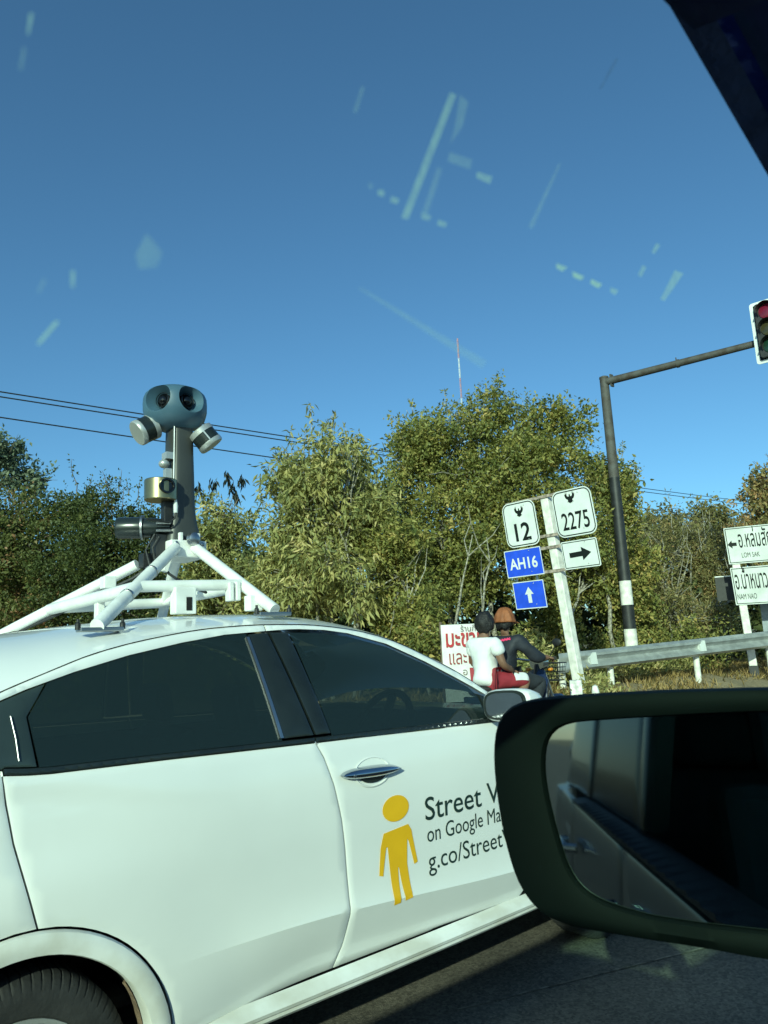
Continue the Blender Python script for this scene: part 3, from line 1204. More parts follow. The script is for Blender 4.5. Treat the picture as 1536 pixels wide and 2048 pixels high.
# cabin: seats, dash and steering wheel seen dimly through the glass
it = MB()
it.box((2.50, YC, 0.98), (0.42, 1.35, 0.16))
it.build('dashboard', M_INTER, car, bevel=0.04)
for sy in (-0.37, 0.37):
    for sx in (1.55, 0.75):
        s_ = MB()
        s_.box((sx, YC + sy, 0.80), (0.14, 0.48, 0.55), Matrix.Rotation(-0.25, 3, 'Y'))
        s_.box((sx + 0.28, YC + sy, 0.58), (0.5, 0.48, 0.14))
        s_.box((sx - 0.09, YC + sy, 1.19), (0.08, 0.24, 0.17), Matrix.Rotation(-0.2, 3, 'Y'))
        s_.build('seat', M_INTER, car, bevel=0.03)
sw = MB()
SWC = Vector((2.20, YC - 0.37 + 0.0, 1.02))
Mr = Matrix.Rotation(math.radians(-62), 3, 'Y')
ring = [SWC + Mr @ Vector((0.185 * math.cos(w), 0.185 * math.sin(w), 0)) for w in frange(0, 2 * PI, 32)]
sw.tube(ring, 0.017, 8, caps=False)
sw.tube([SWC + Mr @ Vector((-0.17, 0, 0)), SWC + Mr @ Vector((0.17, 0, 0))], 0.02, 6)
sw.tube([SWC, SWC + Vector((0.2, 0, -0.1))], 0.03, 6)
sw.build('steering_wheel', M_BLACK, car, smooth=True)
it = MB()
it.box((1.5, YC, 0.42), (2.6, WID - 0.35, 0.03))
it.build('cabin_floor', M_SEAM, car)

# lettering and figure on the front door
fd = [c for c in car.children if c.name.startswith('front_door') and 'far' not in c.name][0]
OFF = 0.0022
curved_decal('lettering', fit_text('Street View', 1.985, 2.300, 0.745, 0.086, ref='Street', bold=0.004), ynear, OFF, M_TEXT, fd)
def words(vf, gap):
    """Split a line of lettering where the gap between glyphs is wider than gap."""
    vs, fs = vf
    it = sorted((min(vs[i][0] for i in f), max(vs[i][0] for i in f), f) for f in fs)
    groups, end = [[]], it[0][1]
    for a, b, f in it:
        if a > end + gap:
            groups.append([])
        groups[-1].append(f)
        end = max(end, b)
    return [(vs, g) for g in groups]


for vf in words(fit_text('on Google Maps', 1.991, 2.412, 0.667, 0.060, ref='on Google Ma'), 0.011):
    used = sorted({i for f in vf[1] for i in f})
    ren = {i: k for k, i in enumerate(used)}
    curved_decal('lettering', ([vf[0][i] for i in used], [tuple(ren[i] for i in f) for f in vf[1]]), ynear, OFF, M_TEXT, fd)
curved_decal('lettering', fit_text('g.co/StreetView', 1.988, 2.412, 0.569, 0.068, ref='g.co/Street'), ynear, OFF, M_TEXT, fd)


def blob(c, ru, rv, n=28):
    return [(c[0] + ru * math.cos(2 * PI * i / n), c[1] + rv * math.sin(2 * PI * i / n)) for i in range(n)]


figs = [blob((1.840, 0.814), 0.064, 0.045)]
body_o = [(1.778, 0.738), (1.762, 0.69), (1.750, 0.603), (1.768, 0.598), (1.788, 0.688), (1.795, 0.69), (1.800, 0.62), (1.806, 0.495), (1.836, 0.497), (1.839, 0.612), (1.843, 0.612), (1.858, 0.499), (1.893, 0.503),
          (1.884, 0.62), (1.890, 0.700), (1.897, 0.69), (1.919, 0.607), (1.936, 0.612), (1.912, 0.728), (1.897, 0.750)]
vv, ff_ = [], []
for p in figs:
    b0 = len(vv)
    vv += p
    ff_.append(tuple(range(b0, b0 + len(p))))
vo, eo, fo, *_r = delaunay_2d_cdt([Vector(p) for p in body_o], [(i, (i + 1) % len(body_o)) for i in range(len(body_o))], [], 1, 1e-7)
b0 = len(vv)
vv += [(p[0], p[1]) for p in vo]
ff_ += [tuple(b0 + i for i in f) for f in fo]
curved_decal('figure_sticker', (vv, ff_), ynear, OFF, M_YEL, fd)
# ------------------------------------------------------------------ roof rack and camera mast
rig = empty('camera_mast', 'grey camera mast with round lens eyes on a white tube rack on the car roof', 'camera mast', (1.40, YC, 1.55))
apN = Vector((1.385, 2.96, 1.845))
plate = MB()
plate.box((1.40, 3.04, 1.845), (0.165, 0.21, 0.075))
plate.build('mount_plate', M_RACK, rig, bevel=0.006)
r_ = 0.0245
for bx_ in (-0.06, 0.06):
    for bz_ in (-0.022, 0.022):
        b_ = MB()
        b_.lathe((1.40 + bx_, 2.934, 1.845 + bz_), (0, -1, 0), [(0, 0.009), (0.005, 0.009), (0.008, 0.005)], 8)
        b_.build('plate_bolt', M_STEEL, rig, smooth=True)


def rack_tube(name, pts, r=r_):
    m_ = MB()
    m_.tube(pts, r, 14)
    return m_.build(name, M_RACK, rig, smooth=True, angle=50)


rack_tube('rack_leg', [(0.846, 2.442, 1.504), (1.335, 2.93, 1.845)], 0.0235)
rack_tube('rack_leg', [(1.518, 2.446, 1.552), (1.425, 2.93, 1.85)], 0.0235)
rack_tube('rack_leg', [(0.78, 3.64, 1.49), (1.24, 3.10, 1.79)], 0.0235)
rack_tube('rack_leg', [(1.57, 3.62, 1.56), (1.43, 3.12, 1.84)], 0.0235)
L1 = lambda t: Vector((0.862, 2.458, 1.515)).lerp(Vector((1.335, 2.93, 1.845)), t)
L2 = lambda t: Vector((1.515, 2.458, 1.56)).lerp(Vector((1.425, 2.93, 1.85)), t)
L3 = lambda t: Vector((0.80, 3.62, 1.505)).lerp(Vector((1.24, 3.10, 1.79)), t)
L4 = lambda t: Vector((1.57, 3.62, 1.56)).lerp(Vector((1.43, 3.12, 1.84)), t)
rack_tube('rack_rail', [L1(0.42), L2(0.36)], 0.0215)
rack_tube('rack_rail', [L3(0.40), L1(0.40)], 0.024)
rack_tube('rack_rail', [L3(0.42), L4(0.33)], 0.024)
rack_tube('rack_rail', [L4(0.34), L2(0.34)], 0.022)
for p, d in (((1.235, 2.64, 1.600), (0.085, 0.05, 0.10)), ((1.42, 2.62, 1.635), (0.02, 0.04, 0.075)), ((1.45, 2.62, 1.637), (0.02, 0.04, 0.075)),
             ((1.485, 2.55, 1.585), (0.055, 0.05, 0.06)), ((1.03, 2.95, 1.60), (0.03, 0.04, 0.10)), ((1.08, 3.0, 1.70), (0.05, 0.05, 0.05))):
    b_ = MB()
    b_.box(p, d)
    br = b_.build('bracket', M_RACK, rig, bevel=0.004)
    if d[0] > 0.08:
        h_ = MB()
        h_.box((p[0] + 0.012, p[1] - 0.0262, p[2] - 0.012), (0.022, 0.003, 0.05))
        h_.build('slot', M_SEAM, br)
for fx, fy, fz in ((0.862, 2.458, 1.497), (1.515, 2.458, 1.541), (0.80, 3.62, 1.497), (1.57, 3.62, 1.541)):
    f_ = MB()
    f_.box((fx, fy, fz - 0.004), (0.14, 0.05, 0.014))
    fo = f_.build('rack_foot', M_STEEL, rig, bevel=0.003)
    for s_ in (-1, 1):
        c_ = MB()
        c_.lathe((fx + s_ * 0.072, fy - 0.004, fz - 0.004), (0, 0, 1), [(0, 0.009), (0.02, 0.009), (0.024, 0.005), (0.034, 0.005)], 10)
        c_.build('clamp_bolt', M_BLACK, fo, smooth=True)
# mast: tapered flattened tower with a flared foot
vs, fs = [], []
prof = [(1.885, 0.082, 0.08), (1.935, 0.075, 0.076), (1.985, 0.064, 0.07), (2.03, 0.059, 0.066), (2.15, 0.056, 0.064), (2.28, 0.053, 0.06), (2.41, 0.051, 0.058)]
NM = 28
for z, a, b in prof:
    for i in range(NM):
        w = 2 * PI * i / NM
        c, s = math.cos(w), math.sin(w)
        vs.append((1.402 + math.copysign(abs(c) ** 0.55, c) * a, YC + math.copysign(abs(s) ** 0.55, s) * b, z))
for j in range(len(prof) - 1):
    for i in range(NM):
        i2 = (i + 1) % NM
        fs.append((j * NM + i, j * NM + i2, (j + 1) * NM + i2, (j + 1) * NM + i))
fs += [tuple(range(NM))[::-1], tuple((len(prof) - 1) * NM + i for i in range(NM))]
mast = MB().add(vs, fs).build('mast', M_RIG, rig, smooth=True)
e_ = MB()
e_.tube([(1.350, 2.985, 1.99), (1.354, 2.986, 2.40)], 0.0035, 6)
e_.build('edge_strip', M_STEEL, mast, smooth=True)
for s_ in (-0.05, 0.03):
    b_ = MB()
    b_.box((1.415 + s_, 2.945, 1.895), (0.016, 0.02, 0.04))
    b_.build('mast_clip', M_RACK, mast, bevel=0.003)
b_ = MB()
b_.lathe((1.408, 2.925, 1.885), (0.25, -1, 0), [(0, 0.03), (0.02, 0.028), (0.03, 0.015)], 16)
b_.build('mast_knob', M_STEEL, mast, smooth=True)
# head with lens cups looking towards the road and backwards
HC = Vector((1.382, YC, 2.492))
vs, fs = [], []
rows = [(-0.100, 0.22), (-0.094, 0.48), (-0.078, 0.74), (-0.05, 0.91), (-0.016, 0.985), (0.014, 1.0), (0.042, 0.985), (0.063, 0.93), (0.079, 0.82), (0.090, 0.64), (0.096, 0.38), (0.098, 0.05)]
NH = 72
for h, k_ in rows:
    for i in range(NH):
        w = 2 * PI * i / NH
        vs.append(HC + Vector((0.142 * k_ * math.cos(w), 0.142 * k_ * math.sin(w), h)))
for j in range(len(rows) - 1):
    for i in range(NH):
        i2 = (i + 1) % NH
        fs.append((j * NH + i, j * NH + i2, (j + 1) * NH + i2, (j + 1) * NH + i))
fs += [tuple(range(NH))[::-1], tuple((len(rows) - 1) * NH + i for i in range(NH))]
head = MB().add(vs, fs).build('head', M_HEAD, rig, smooth=True, angle=70)
CUTS = []
TOC = Vector((CAM_POS.x - HC.x, CAM_POS.y - HC.y, 0)).normalized()
for ang in (-35, 33, 105, 180, 252):
    a = math.atan2(TOC.y, TOC.x) + math.radians(ang)
    ax = Vector((math.cos(a), math.sin(a), 0.06)).normalized()
    cc = HC + Vector((0, 0, 0.014)) + ax * 0.066
    CUTS.append((cc, ax))
    cm = MB()
    cm.lathe(cc, ax, [(0.0, 0.030), (0.002, 0.035), (0.040, 0.056), (0.070, 0.067), (0.12, 0.080)], 40)
    cut = cm.build('cutter', None)
    mo = head.modifiers.new('cut', 'BOOLEAN')
    mo.operation = 'DIFFERENCE'
    mo.solver = 'EXACT'
    mo.object = cut
    CUTS[-1] = (cc, ax, cut)
bpy.context.view_layer.update()
hm = bpy.data.meshes.new_from_object(head.evaluated_get(bpy.context.evaluated_depsgraph_get()))
head.modifiers.clear()
head.data = hm
hm.name = 'head'
bm = bmesh.new()
bm.from_mesh(hm)
for e in bm.edges:
    e.smooth = not (len(e.link_faces) == 2 and e.calc_face_angle(0) > math.radians(32))
for f in bm.faces:
    f.smooth = True
bm.to_mesh(hm)
bm.free()
for cc, ax, cut in CUTS:
    me_ = cut.data
    bpy.data.objects.remove(cut)
    bpy.data.meshes.remove(me_)
    le = MB()
    le.lathe(cc - ax * 0.004, ax, [(0.0, 0.034), (0.028, 0.031), (0.032, 0.024)], 24, caps=False)
    le.ellipsoid(cc + ax * 0.016, (0.026, 0.026, 0.026), 16, 12)
    lo_ = le.build('lens', M_LENS, head, smooth=True)
    rg_ = MB()
    rg_.lathe(cc, ax, [(0.026, 0.033), (0.030, 0.0345), (0.033, 0.032)], 24, caps=False)
    rg_.build('lens_ring', M_BLACK, lo_, smooth=True)
# spinning scanners hung under the head
CR = Vector((math.sin(yaw), -math.cos(yaw), 0))
for sx, tilt, base in ((-1, 0, 0), (1, 0, 0)):
    dv = (CR * -0.74 + Vector((0, 0, -0.47)) + TOC * 0.48 if sx < 0 else CR * 0.60 + Vector((0, 0, -0.72)) + TOC * -0.18).normalized()
    o0 = HC + (CR * -0.092 + Vector((0, 0, -0.078)) + TOC * 0.03 if sx < 0 else CR * 0.108 + Vector((0, 0, -0.10)))
    s1 = MB()
    s1.lathe(o0, dv, [(0, 0.050), (0.004, 0.058), (0.026, 0.058)], 28)
    sc_ = s1.build('scanner', M_SILVER, rig, smooth=True)
    s2 = MB()
    s2.lathe(o0, dv, [(0.026, 0.0565), (0.072, 0.0565)], 28)
    s2.build('scanner_window', M_BLACKGL, sc_, smooth=True)
    s3 = MB()
    s3.lathe(o0, dv, [(0.072, 0.058), (0.088, 0.058), (0.093, 0.054), (0.093, 0.0)], 28, caps=False)
    s3.build('scanner_cap', M_SILVER, sc_, smooth=True)
    if sx > 0:
        s4 = MB()
        a_ = TOC
        a_ = (a_ - dv * a_.dot(dv)).normalized()
        s4.box(o0 + dv * 0.049 + a_ * 0.057, (0.006, 0.006, 0.045), dv.to_track_quat('Z', 'X').to_matrix())
        s4.build('scanner_bar', M_SILVER, sc_)
# small receiver, side camera drum, cable and wheel encoder behind the mast
b_ = MB()
b_.box((1.335, YC - 0.03, 2.262), (0.035, 0.05, 0.03))
b_.ellipsoid((1.318, YC - 0.03, 2.226), (0.024, 0.024, 0.02))
b_.box((1.335, YC - 0.03, 2.17), (0.03, 0.03, 0.07))
b_.build('receiver', M_SILVER, rig, smooth=True)
d_ = MB()
d_.lathe((1.295, YC - 0.05, 2.055), (0, 0, 1), [(0, 0.066), (0.003, 0.069), (0.088, 0.069), (0.091, 0.066)], 32)
dr = d_.build('camera_drum', M_BRONZE, rig, smooth=True)
d_ = MB()
dirv = (TOC + CR * 0.45).normalized()
pl = Vector((1.297, YC - 0.05, 2.108)) + dirv * 0.056
d_.lathe(pl, dirv, [(0, 0.034), (0.022, 0.033), (0.022, 0.026), (0.012, 0.022), (0.012, 0.0)], 20, caps=False)
d_.build('drum_lens', M_LENS, dr, smooth=True)
d_ = MB()
d_.box((1.325, YC - 0.045, 2.005), (0.04, 0.04, 0.1))
d_.build('drum_stand', M_BLACK, dr, bevel=0.004)
d_ = MB()
cb = Vector((1.345, YC - 0.09, 2.03))
d_.tube([cb + Vector((0, 0, 0.03)), cb, cb + Vector((0, 0, -0.03))], [0.005, 0.010, 0.009], 8)
cbp = d_.build('cable_plug', M_SIGNW, rig, smooth=True)
d_ = MB()
d_.tube([cb + Vector((0, 0, -0.03)), cb + Vector((-0.005, 0, -0.055)), cb + Vector((-0.03, 0, -0.075)), cb + Vector((-0.09, 0.0, -0.07)), cb + Vector((-0.13, 0, -0.065))], 0.004, 6)
d_.build('cable', M_BLACK, cbp, smooth=True)
c0 = Vector((1.345, YC - 0.04, 1.945))
ax = (-CR + TOC * 0.15).normalized()
c_ = MB()
c_.lathe(c0, ax, [(0, 0.03), (0.06, 0.042), (0.11, 0.042)], 24)
cy = c_.build('side_scanner', M_BLACKGL, rig, smooth=True)
c_ = MB()
c_.lathe(c0, ax, [(0.11, 0.046), (0.113, 0.054), (0.121, 0.054), (0.124, 0.048)], 28)
c_.build('scanner_ring', M_STEEL, cy, smooth=True)
c_ = MB()
c_.lathe(c0, ax, [(0.124, 0.047), (0.215, 0.047), (0.225, 0.042)], 28)
c_.build('scanner_window', M_BLACKGL, cy, smooth=True)
c_ = MB()
for dz in (-0.02, 0.012):
    c_.tube([c0 + Vector((0, 0, dz)) + TOC * 0.04, c0 + ax * 0.06 + Vector((0, 0, dz)) + TOC * 0.045], 0.006, 6)
c_.build('scanner_bracket', M_STEEL, cy, smooth=True)
c_ = MB()
c_.box((1.30, YC - 0.02, 1.84), (0.05, 0.06, 0.14))
c_.box((1.255, YC, 1.80), (0.05, 0.05, 0.06))
c_.tube([(1.29, YC - 0.05, 1.90), (1.26, YC - 0.05, 1.85), (1.27, YC - 0.05, 1.80), (1.31, YC - 0.06, 1.76)], 0.006, 6)
c_.tube([(1.27, YC - 0.05, 1.91), (1.235, YC - 0.04, 1.84), (1.25, YC - 0.05, 1.77)], 0.005, 6)
c_.build('cable_box', M_BLACK, rig, bevel=0.002)
c_ = MB()
c_.box((1.33, YC - 0.06, 1.81), (0.02, 0.03, 0.13), Matrix.Rotation(0.35, 3, 'Y'))
c_.build('rear_strut', M_RACK, rig, bevel=0.002)
c_ = MB()
c_.tube([(1.28, YC, 1.78), (1.22, 3.10, 1.73), (1.10, 3.22, 1.66), (0.98, 3.40, 1.585), (0.88, 3.52, 1.53), (0.80, 3.50, 1.515)], 0.007, 7)
c_.tube([(1.30, YC - 0.03, 1.79), (1.33, 2.98, 1.74), (1.345, 2.90, 1.70), (1.36, 2.80, 1.665), (1.37, 2.72, 1.64)], 0.006, 7)
c_.build('cable', M_BLACK, rig, smooth=True)
for t_ in (0.3, 0.62):
    p_ = L1(t_)
    d_ = (L1(1) - L1(0)).normalized()
    b_ = MB()
    b_.lathe(p_ - d_ * 0.006, d_, [(0, 0.0245), (0.001, 0.026), (0.011, 0.026), (0.012, 0.0245)], 16)
    b_.build('tube_band', M_STEEL, rig, smooth=True)
# ------------------------------------------------------------------ the grey vehicle we look out of
own = empty('car', 'dark grey car seen from inside, its black door mirror and window pillar at the right', 'car', (0.0, -0.68, 0))
OC = -0.68


def yown(z):
    """Left flank: bulging door below the belt, window leaning in above."""
    if z < 1.11:
        return 0.235 + 0.02 * math.sin(PI * max(0, z - 0.3) / 0.9) - 0.05 * max(0, 0.45 - z)
    return 0.235 - 0.026 - 0.15 * (z - 1.05)


def yl(x, z):
    return yown(z) - 0.02 * (max(0, x - 0.6)) ** 2 - 0.012 * (max(0, -x - 1.2)) ** 2


def yr(x, z):
    return 2 * OC - yl(x, z)


wtop = [(-0.42, 1.640), (-0.1, 1.648), (0.12, 1.652), (0.255, 1.650), (0.359, 1.611), (0.6, 1.505), (0.85, 1.34), (1.08, 1.13)]
for side, yf, out in (('l', yl, 1), ('r', yr, -1)):
    def pp(name, poly, m, parent=own, **k):
        return patch(name, poly, m, parent, yf, out, sp=0.07, **k)
    fdoor = pp('front_door', [(-0.42, 0.32), (0.75, 0.32), (1.05, 0.5), (1.12, 1.09), (-0.42, 1.09)], M_OWN)
    rdoor = pp('rear_door', [(-1.02, 0.7), (-0.85, 0.4), (-0.75, 0.32), (-0.425, 0.32), (-0.425, 1.09), (-1.42, 1.10), (-1.36, 0.75), (-1.25, 0.72)], M_OWN)
    pp('front_wing', [(1.06, 0.5), (0.8, 0.32), (1.12, 0.32)] + [(1.55 + 0.39 * math.cos(math.radians(a)), 0.33 + 0.39 * math.sin(math.radians(a))) for a in range(178, -1, -15)] + [(2.25, 0.4), (2.3, 0.7), (2.1, 0.95), (1.13, 1.08)], M_OWN)
    pp('rear_wing', [(-1.42, 1.1)] + [(-1.37, 0.76)] + [(-1.35 + 0.41 * math.cos(math.radians(a)), 0.33 + 0.41 * math.sin(math.radians(a))) for a in range(88, 181, 15)] + [(-2.2, 0.4), (-2.3, 0.7), (-2.25, 1.12)], M_OWN)
    pp('belt_strip', [(-1.45, 1.092), (1.1, 1.092), (1.08, 1.116), (-1.45, 1.116)], M_BLACK)
    # pillars: outer skin in body colour with a dark lining a few centimetres thick
    pil = [(-0.42, 1.662), (0.14, 1.668), (0.30, 1.664), (0.62, 1.55), (0.9, 1.39), (1.16, 1.12)] + wtop[::-1]
    pp('front_pillar', pil, M_OWNIN, depth=0.012)
    pp('middle_pillar', [(-0.50, 1.118), (-0.42, 1.118), (-0.42, 1.630), (-0.50, 1.630)], M_BLACKGL, depth=0.05)
    pp('rear_pillar', [(-1.45, 1.118), (-1.33, 1.118), (-1.30, 1.58), (-0.42, 1.632), (-0.42, 1.65), (-1.8, 1.65), (-2.2, 1.118)], M_OWN, depth=0.05)
    pp('rear_side_window', [(-1.33, 1.118), (-0.50, 1.118), (-0.50, 1.628), (-1.30, 1.58)], M_OWNGL, proud=-0.006)
    if out < 0:
        pp('front_side_window', [(-0.42, 1.118), (1.06, 1.118)] + wtop[::-1], M_OWNGL, proud=-0.006)
    for hx in (-0.28, -1.28):
        h_ = MB()
        h_.tube([(hx - 0.1, yf(hx, 0.98) + out * 0.02, 0.985), (hx - 0.09, yf(hx, 0.98) + out * 0.045, 0.985), (hx + 0.09, yf(hx, 0.98) + out * 0.045, 0.985), (hx + 0.1, yf(hx, 0.98) + out * 0.01, 0.985)], 0.014, 8)
        h_.build('handle', M_CHROME, fdoor if hx > -0.5 else rdoor, smooth=True)
    for cx in (1.55, -1.35):
        t_ = MB()
        yo = yf(cx, 0.5) - out * 0.03
        t_.lathe((cx, yo, 0.34), (0, -out, 0), [(0.01, 0.22), (0.0, 0.29), (0.02, 0.33), (0.04, 0.34), (0.19, 0.34), (0.21, 0.3), (0.21, 0.1)], 40)
        wo = t_.build('wheel', M_RUBBER, own, smooth=True)
        t_ = MB()
        t_.lathe((cx, yo, 0.34), (0, -out, 0), [(-0.004, 0.0), (-0.004, 0.2), (0.008, 0.222), (0.02, 0.222)], 30)
        t_.build('rim', M_SILVER, wo, smooth=True)
# roof with a dark lining and an added glass opening that lights the painted reflections
V = []
RXX = [-2.0, -1.8, -1.2, -0.62, 0.03, 0.14, 0.25]
RT = [0, 0.03, 0.066, 0.16, 0.22, 0.30, 0.38, 0.46, 0.54, 0.62, 0.70, 0.78, 0.86, 0.92, 0.96, 1.0]
for x in RXX:
    for t in RT:
        u = abs(2 * t - 1)
        V.append((x + 0.3 * (1 - u * u) * (x > 0.1), yl(x, 1.64) - 0.006 + (2 * OC - 2 * (yl(x, 1.64) - 0.006)) * t, 1.65 + 0.075 * (1 - u ** 3) - 0.1 * max(0, -x - 1.6)))
n = len(RT)
F, FH = [], []
for i in range(len(RXX) - 1):
    for k in range(n - 1):
        q = (i * n + k, (i + 1) * n + k, (i + 1) * n + k + 1, i * n + k + 1)
        (FH if i == 3 and 2 <= k < 7 else F).append(q)
MB().add(V, F).build('roof', M_OWN, own, smooth=True)
MB().add(V, FH).build('added_sunroof', M_PANE, own, smooth=True)
MB().add([(p[0], p[1] - 0.012 * (1 if p[1] > OC else -1), p[2] - 0.03) for p in V], F).build('roof_lining', M_OWNIN, own, smooth=True)
for sx in (-0.35, -1.2):
    for sy in (-0.42, 0.42):
        b_ = MB()
        b_.box((sx - 0.25, OC + sy, 0.88), (0.16, 0.5, 0.66), Matrix.Rotation(-0.22, 3, 'Y'))
        b_.box((sx, OC + sy, 0.58), (0.52, 0.5, 0.16))
        b_.box((sx - 0.35, OC + sy, 1.32), (0.09, 0.26, 0.2), Matrix.Rotation(-0.15, 3, 'Y'))
        b_.build('seat', mat('grey_seat_cloth', (0.10, 0.10, 0.10), 0.8, var=0.1, bump=0.1), own, bevel=0.04)
b_ = MB()
b_.box((1.7, OC, 0.9), (1.15, 1.72, 0.2))
b_.build('bonnet', M_OWN, own, bevel=0.06)
b_ = MB()
b_.box((2.27, OC, 0.6), (0.16, 1.72, 0.5))
b_.build('front_bumper', M_OWN, own, bevel=0.06)
b_ = MB()
b_.box((-2.27, OC, 0.85), (0.12, 1.68, 0.9))
b_.build('tailgate', M_OWN, own, bevel=0.05)
b_ = MB()
b_.box((0.0, OC, 0.36), (4.3, 1.6, 0.16))
b_.build('cabin_floor', M_INTER, own)
b_ = MB()
b_.box((0.86, OC, 0.98), (0.5, 1.6, 0.2))
b_.build('dashboard', M_INTER, own, bevel=0.05)
V = [(1.2, yl(1.1, 1.1) - 0.05, 1.06), (1.2, 2 * OC - yl(1.1, 1.1) + 0.05, 1.06), (0.34, 2 * OC - 0.06 + 0.03, 1.665), (0.34, 0.06 - 0.03, 1.665)]
MB().add([V[0], ((V[0][0] + V[1][0]) / 2 + 0.18, OC, 1.06), V[1], V[2], (0.5, OC, 1.71), V[3]], [(0, 1, 4, 5), (1, 2, 3, 4)]).build('windscreen', M_PANE, own)
MB().add([(-2.2, yl(-2, 1.12) - 0.1, 1.12), (-2.2, 2 * OC - yl(-2, 1.12) + 0.1, 1.12), (-1.85, 2 * OC + 0.05, 1.68), (-1.85, -0.05, 1.68)], [(0, 1, 2, 3)]).build('rear_window', M_BLACKGL, own)
V = []
for x, z in wtop:
    k = sstep(-0.2, 0.2, x)
    V += [(x - 0.002, 0.19 - 0.15 * (z - 1.05) - 0.002, z + 0.004), (x + 0.05 * k, 0.19 - 0.15 * (z - 1.05) - 0.05, z + 0.028), (x + 0.13 * k, 0.19 - 0.15 * (z - 1.05) - 0.17, z + 0.05)]
MB().add(V, [(3 * i + k, 3 * i + k + 1, 3 * i + k + 4, 3 * i + k + 3) for i in range(2, len(wtop) - 1) for k in range(2)]).build('pillar_lining', M_OWNIN, own, smooth=True)
# the side window we look through: a closed pane with a tint film inside, and window reflections painted on it as pale shapes
wp = [(-0.42, 1.112), (1.075, 1.112)] + [(x, z + 0.012) for x, z in wtop[::-1]]


def ypane(z, d=0.0):
    return 0.19 - 0.15 * (z - 1.05) + d


pm = MB()
pm.prism([(x, z) for x, z in wp], lambda u, v, w: (u, ypane(v, -w), v), 0.004)
pane = pm.build('window_pane', M_PANE, own)
pm = MB()
pm.add([(x, ypane(z, -0.006), z) for x, z in wp], [tuple(range(len(wp)))])
pm.build('tint_film', M_PANE, pane)
REFL_MATS = [reflection_mat('painted_reflection_faint', 0.22), reflection_mat('painted_reflection', 0.5), reflection_mat('painted_reflection_strong', 0.85), reflection_mat('painted_glare_veil', 0.055)]
REFLECTIONS = [(1, [(0.1299, 1.5433), (0.1322, 1.5435), (0.1174, 1.5047), (0.1151, 1.5043)]), (0, [(0.1335, 1.5442), (0.1368, 1.5436), (0.1349, 1.5359), (0.1306, 1.5293), (0.1321, 1.5347)]),
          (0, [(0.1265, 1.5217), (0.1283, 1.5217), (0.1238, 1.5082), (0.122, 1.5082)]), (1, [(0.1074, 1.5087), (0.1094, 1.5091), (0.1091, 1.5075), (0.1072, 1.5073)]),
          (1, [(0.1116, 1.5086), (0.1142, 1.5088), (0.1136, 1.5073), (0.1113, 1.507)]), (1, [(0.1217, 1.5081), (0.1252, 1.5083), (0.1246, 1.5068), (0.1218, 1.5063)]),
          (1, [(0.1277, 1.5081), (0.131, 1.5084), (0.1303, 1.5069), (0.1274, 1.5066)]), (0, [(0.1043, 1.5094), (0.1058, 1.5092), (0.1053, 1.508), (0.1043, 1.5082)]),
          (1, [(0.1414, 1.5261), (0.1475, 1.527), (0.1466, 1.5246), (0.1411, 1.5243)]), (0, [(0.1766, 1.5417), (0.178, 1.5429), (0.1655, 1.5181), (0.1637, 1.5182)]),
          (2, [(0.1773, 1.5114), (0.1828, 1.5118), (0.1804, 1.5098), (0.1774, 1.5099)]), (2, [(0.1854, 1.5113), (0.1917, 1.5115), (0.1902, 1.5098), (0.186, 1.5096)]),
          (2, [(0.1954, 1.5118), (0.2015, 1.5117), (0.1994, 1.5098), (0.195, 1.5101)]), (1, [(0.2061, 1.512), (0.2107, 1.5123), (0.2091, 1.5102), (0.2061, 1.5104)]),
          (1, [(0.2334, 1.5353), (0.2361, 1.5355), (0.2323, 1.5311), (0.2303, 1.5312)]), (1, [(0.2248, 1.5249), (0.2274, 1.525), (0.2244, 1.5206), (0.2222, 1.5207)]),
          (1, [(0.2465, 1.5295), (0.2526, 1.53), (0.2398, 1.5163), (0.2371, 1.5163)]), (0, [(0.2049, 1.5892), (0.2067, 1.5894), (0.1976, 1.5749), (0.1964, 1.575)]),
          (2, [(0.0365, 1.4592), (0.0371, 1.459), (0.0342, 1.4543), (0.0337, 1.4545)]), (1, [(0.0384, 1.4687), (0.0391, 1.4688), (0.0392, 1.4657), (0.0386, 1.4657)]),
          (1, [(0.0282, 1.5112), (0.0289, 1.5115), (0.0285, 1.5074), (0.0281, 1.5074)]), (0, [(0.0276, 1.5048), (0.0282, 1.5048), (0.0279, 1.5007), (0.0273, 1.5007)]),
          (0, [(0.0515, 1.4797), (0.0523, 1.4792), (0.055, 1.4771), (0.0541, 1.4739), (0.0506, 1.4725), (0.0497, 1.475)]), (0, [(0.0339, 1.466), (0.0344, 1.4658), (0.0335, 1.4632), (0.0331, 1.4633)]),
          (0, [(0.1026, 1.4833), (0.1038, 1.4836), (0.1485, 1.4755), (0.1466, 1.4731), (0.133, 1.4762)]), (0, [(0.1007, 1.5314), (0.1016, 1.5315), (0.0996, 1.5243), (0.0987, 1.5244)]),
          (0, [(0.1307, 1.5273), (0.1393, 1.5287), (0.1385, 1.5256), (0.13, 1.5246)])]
for k, poly in REFLECTIONS:
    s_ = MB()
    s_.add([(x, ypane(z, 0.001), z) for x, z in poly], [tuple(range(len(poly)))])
    s_.build('reflection_streak', REFL_MATS[k], pane)

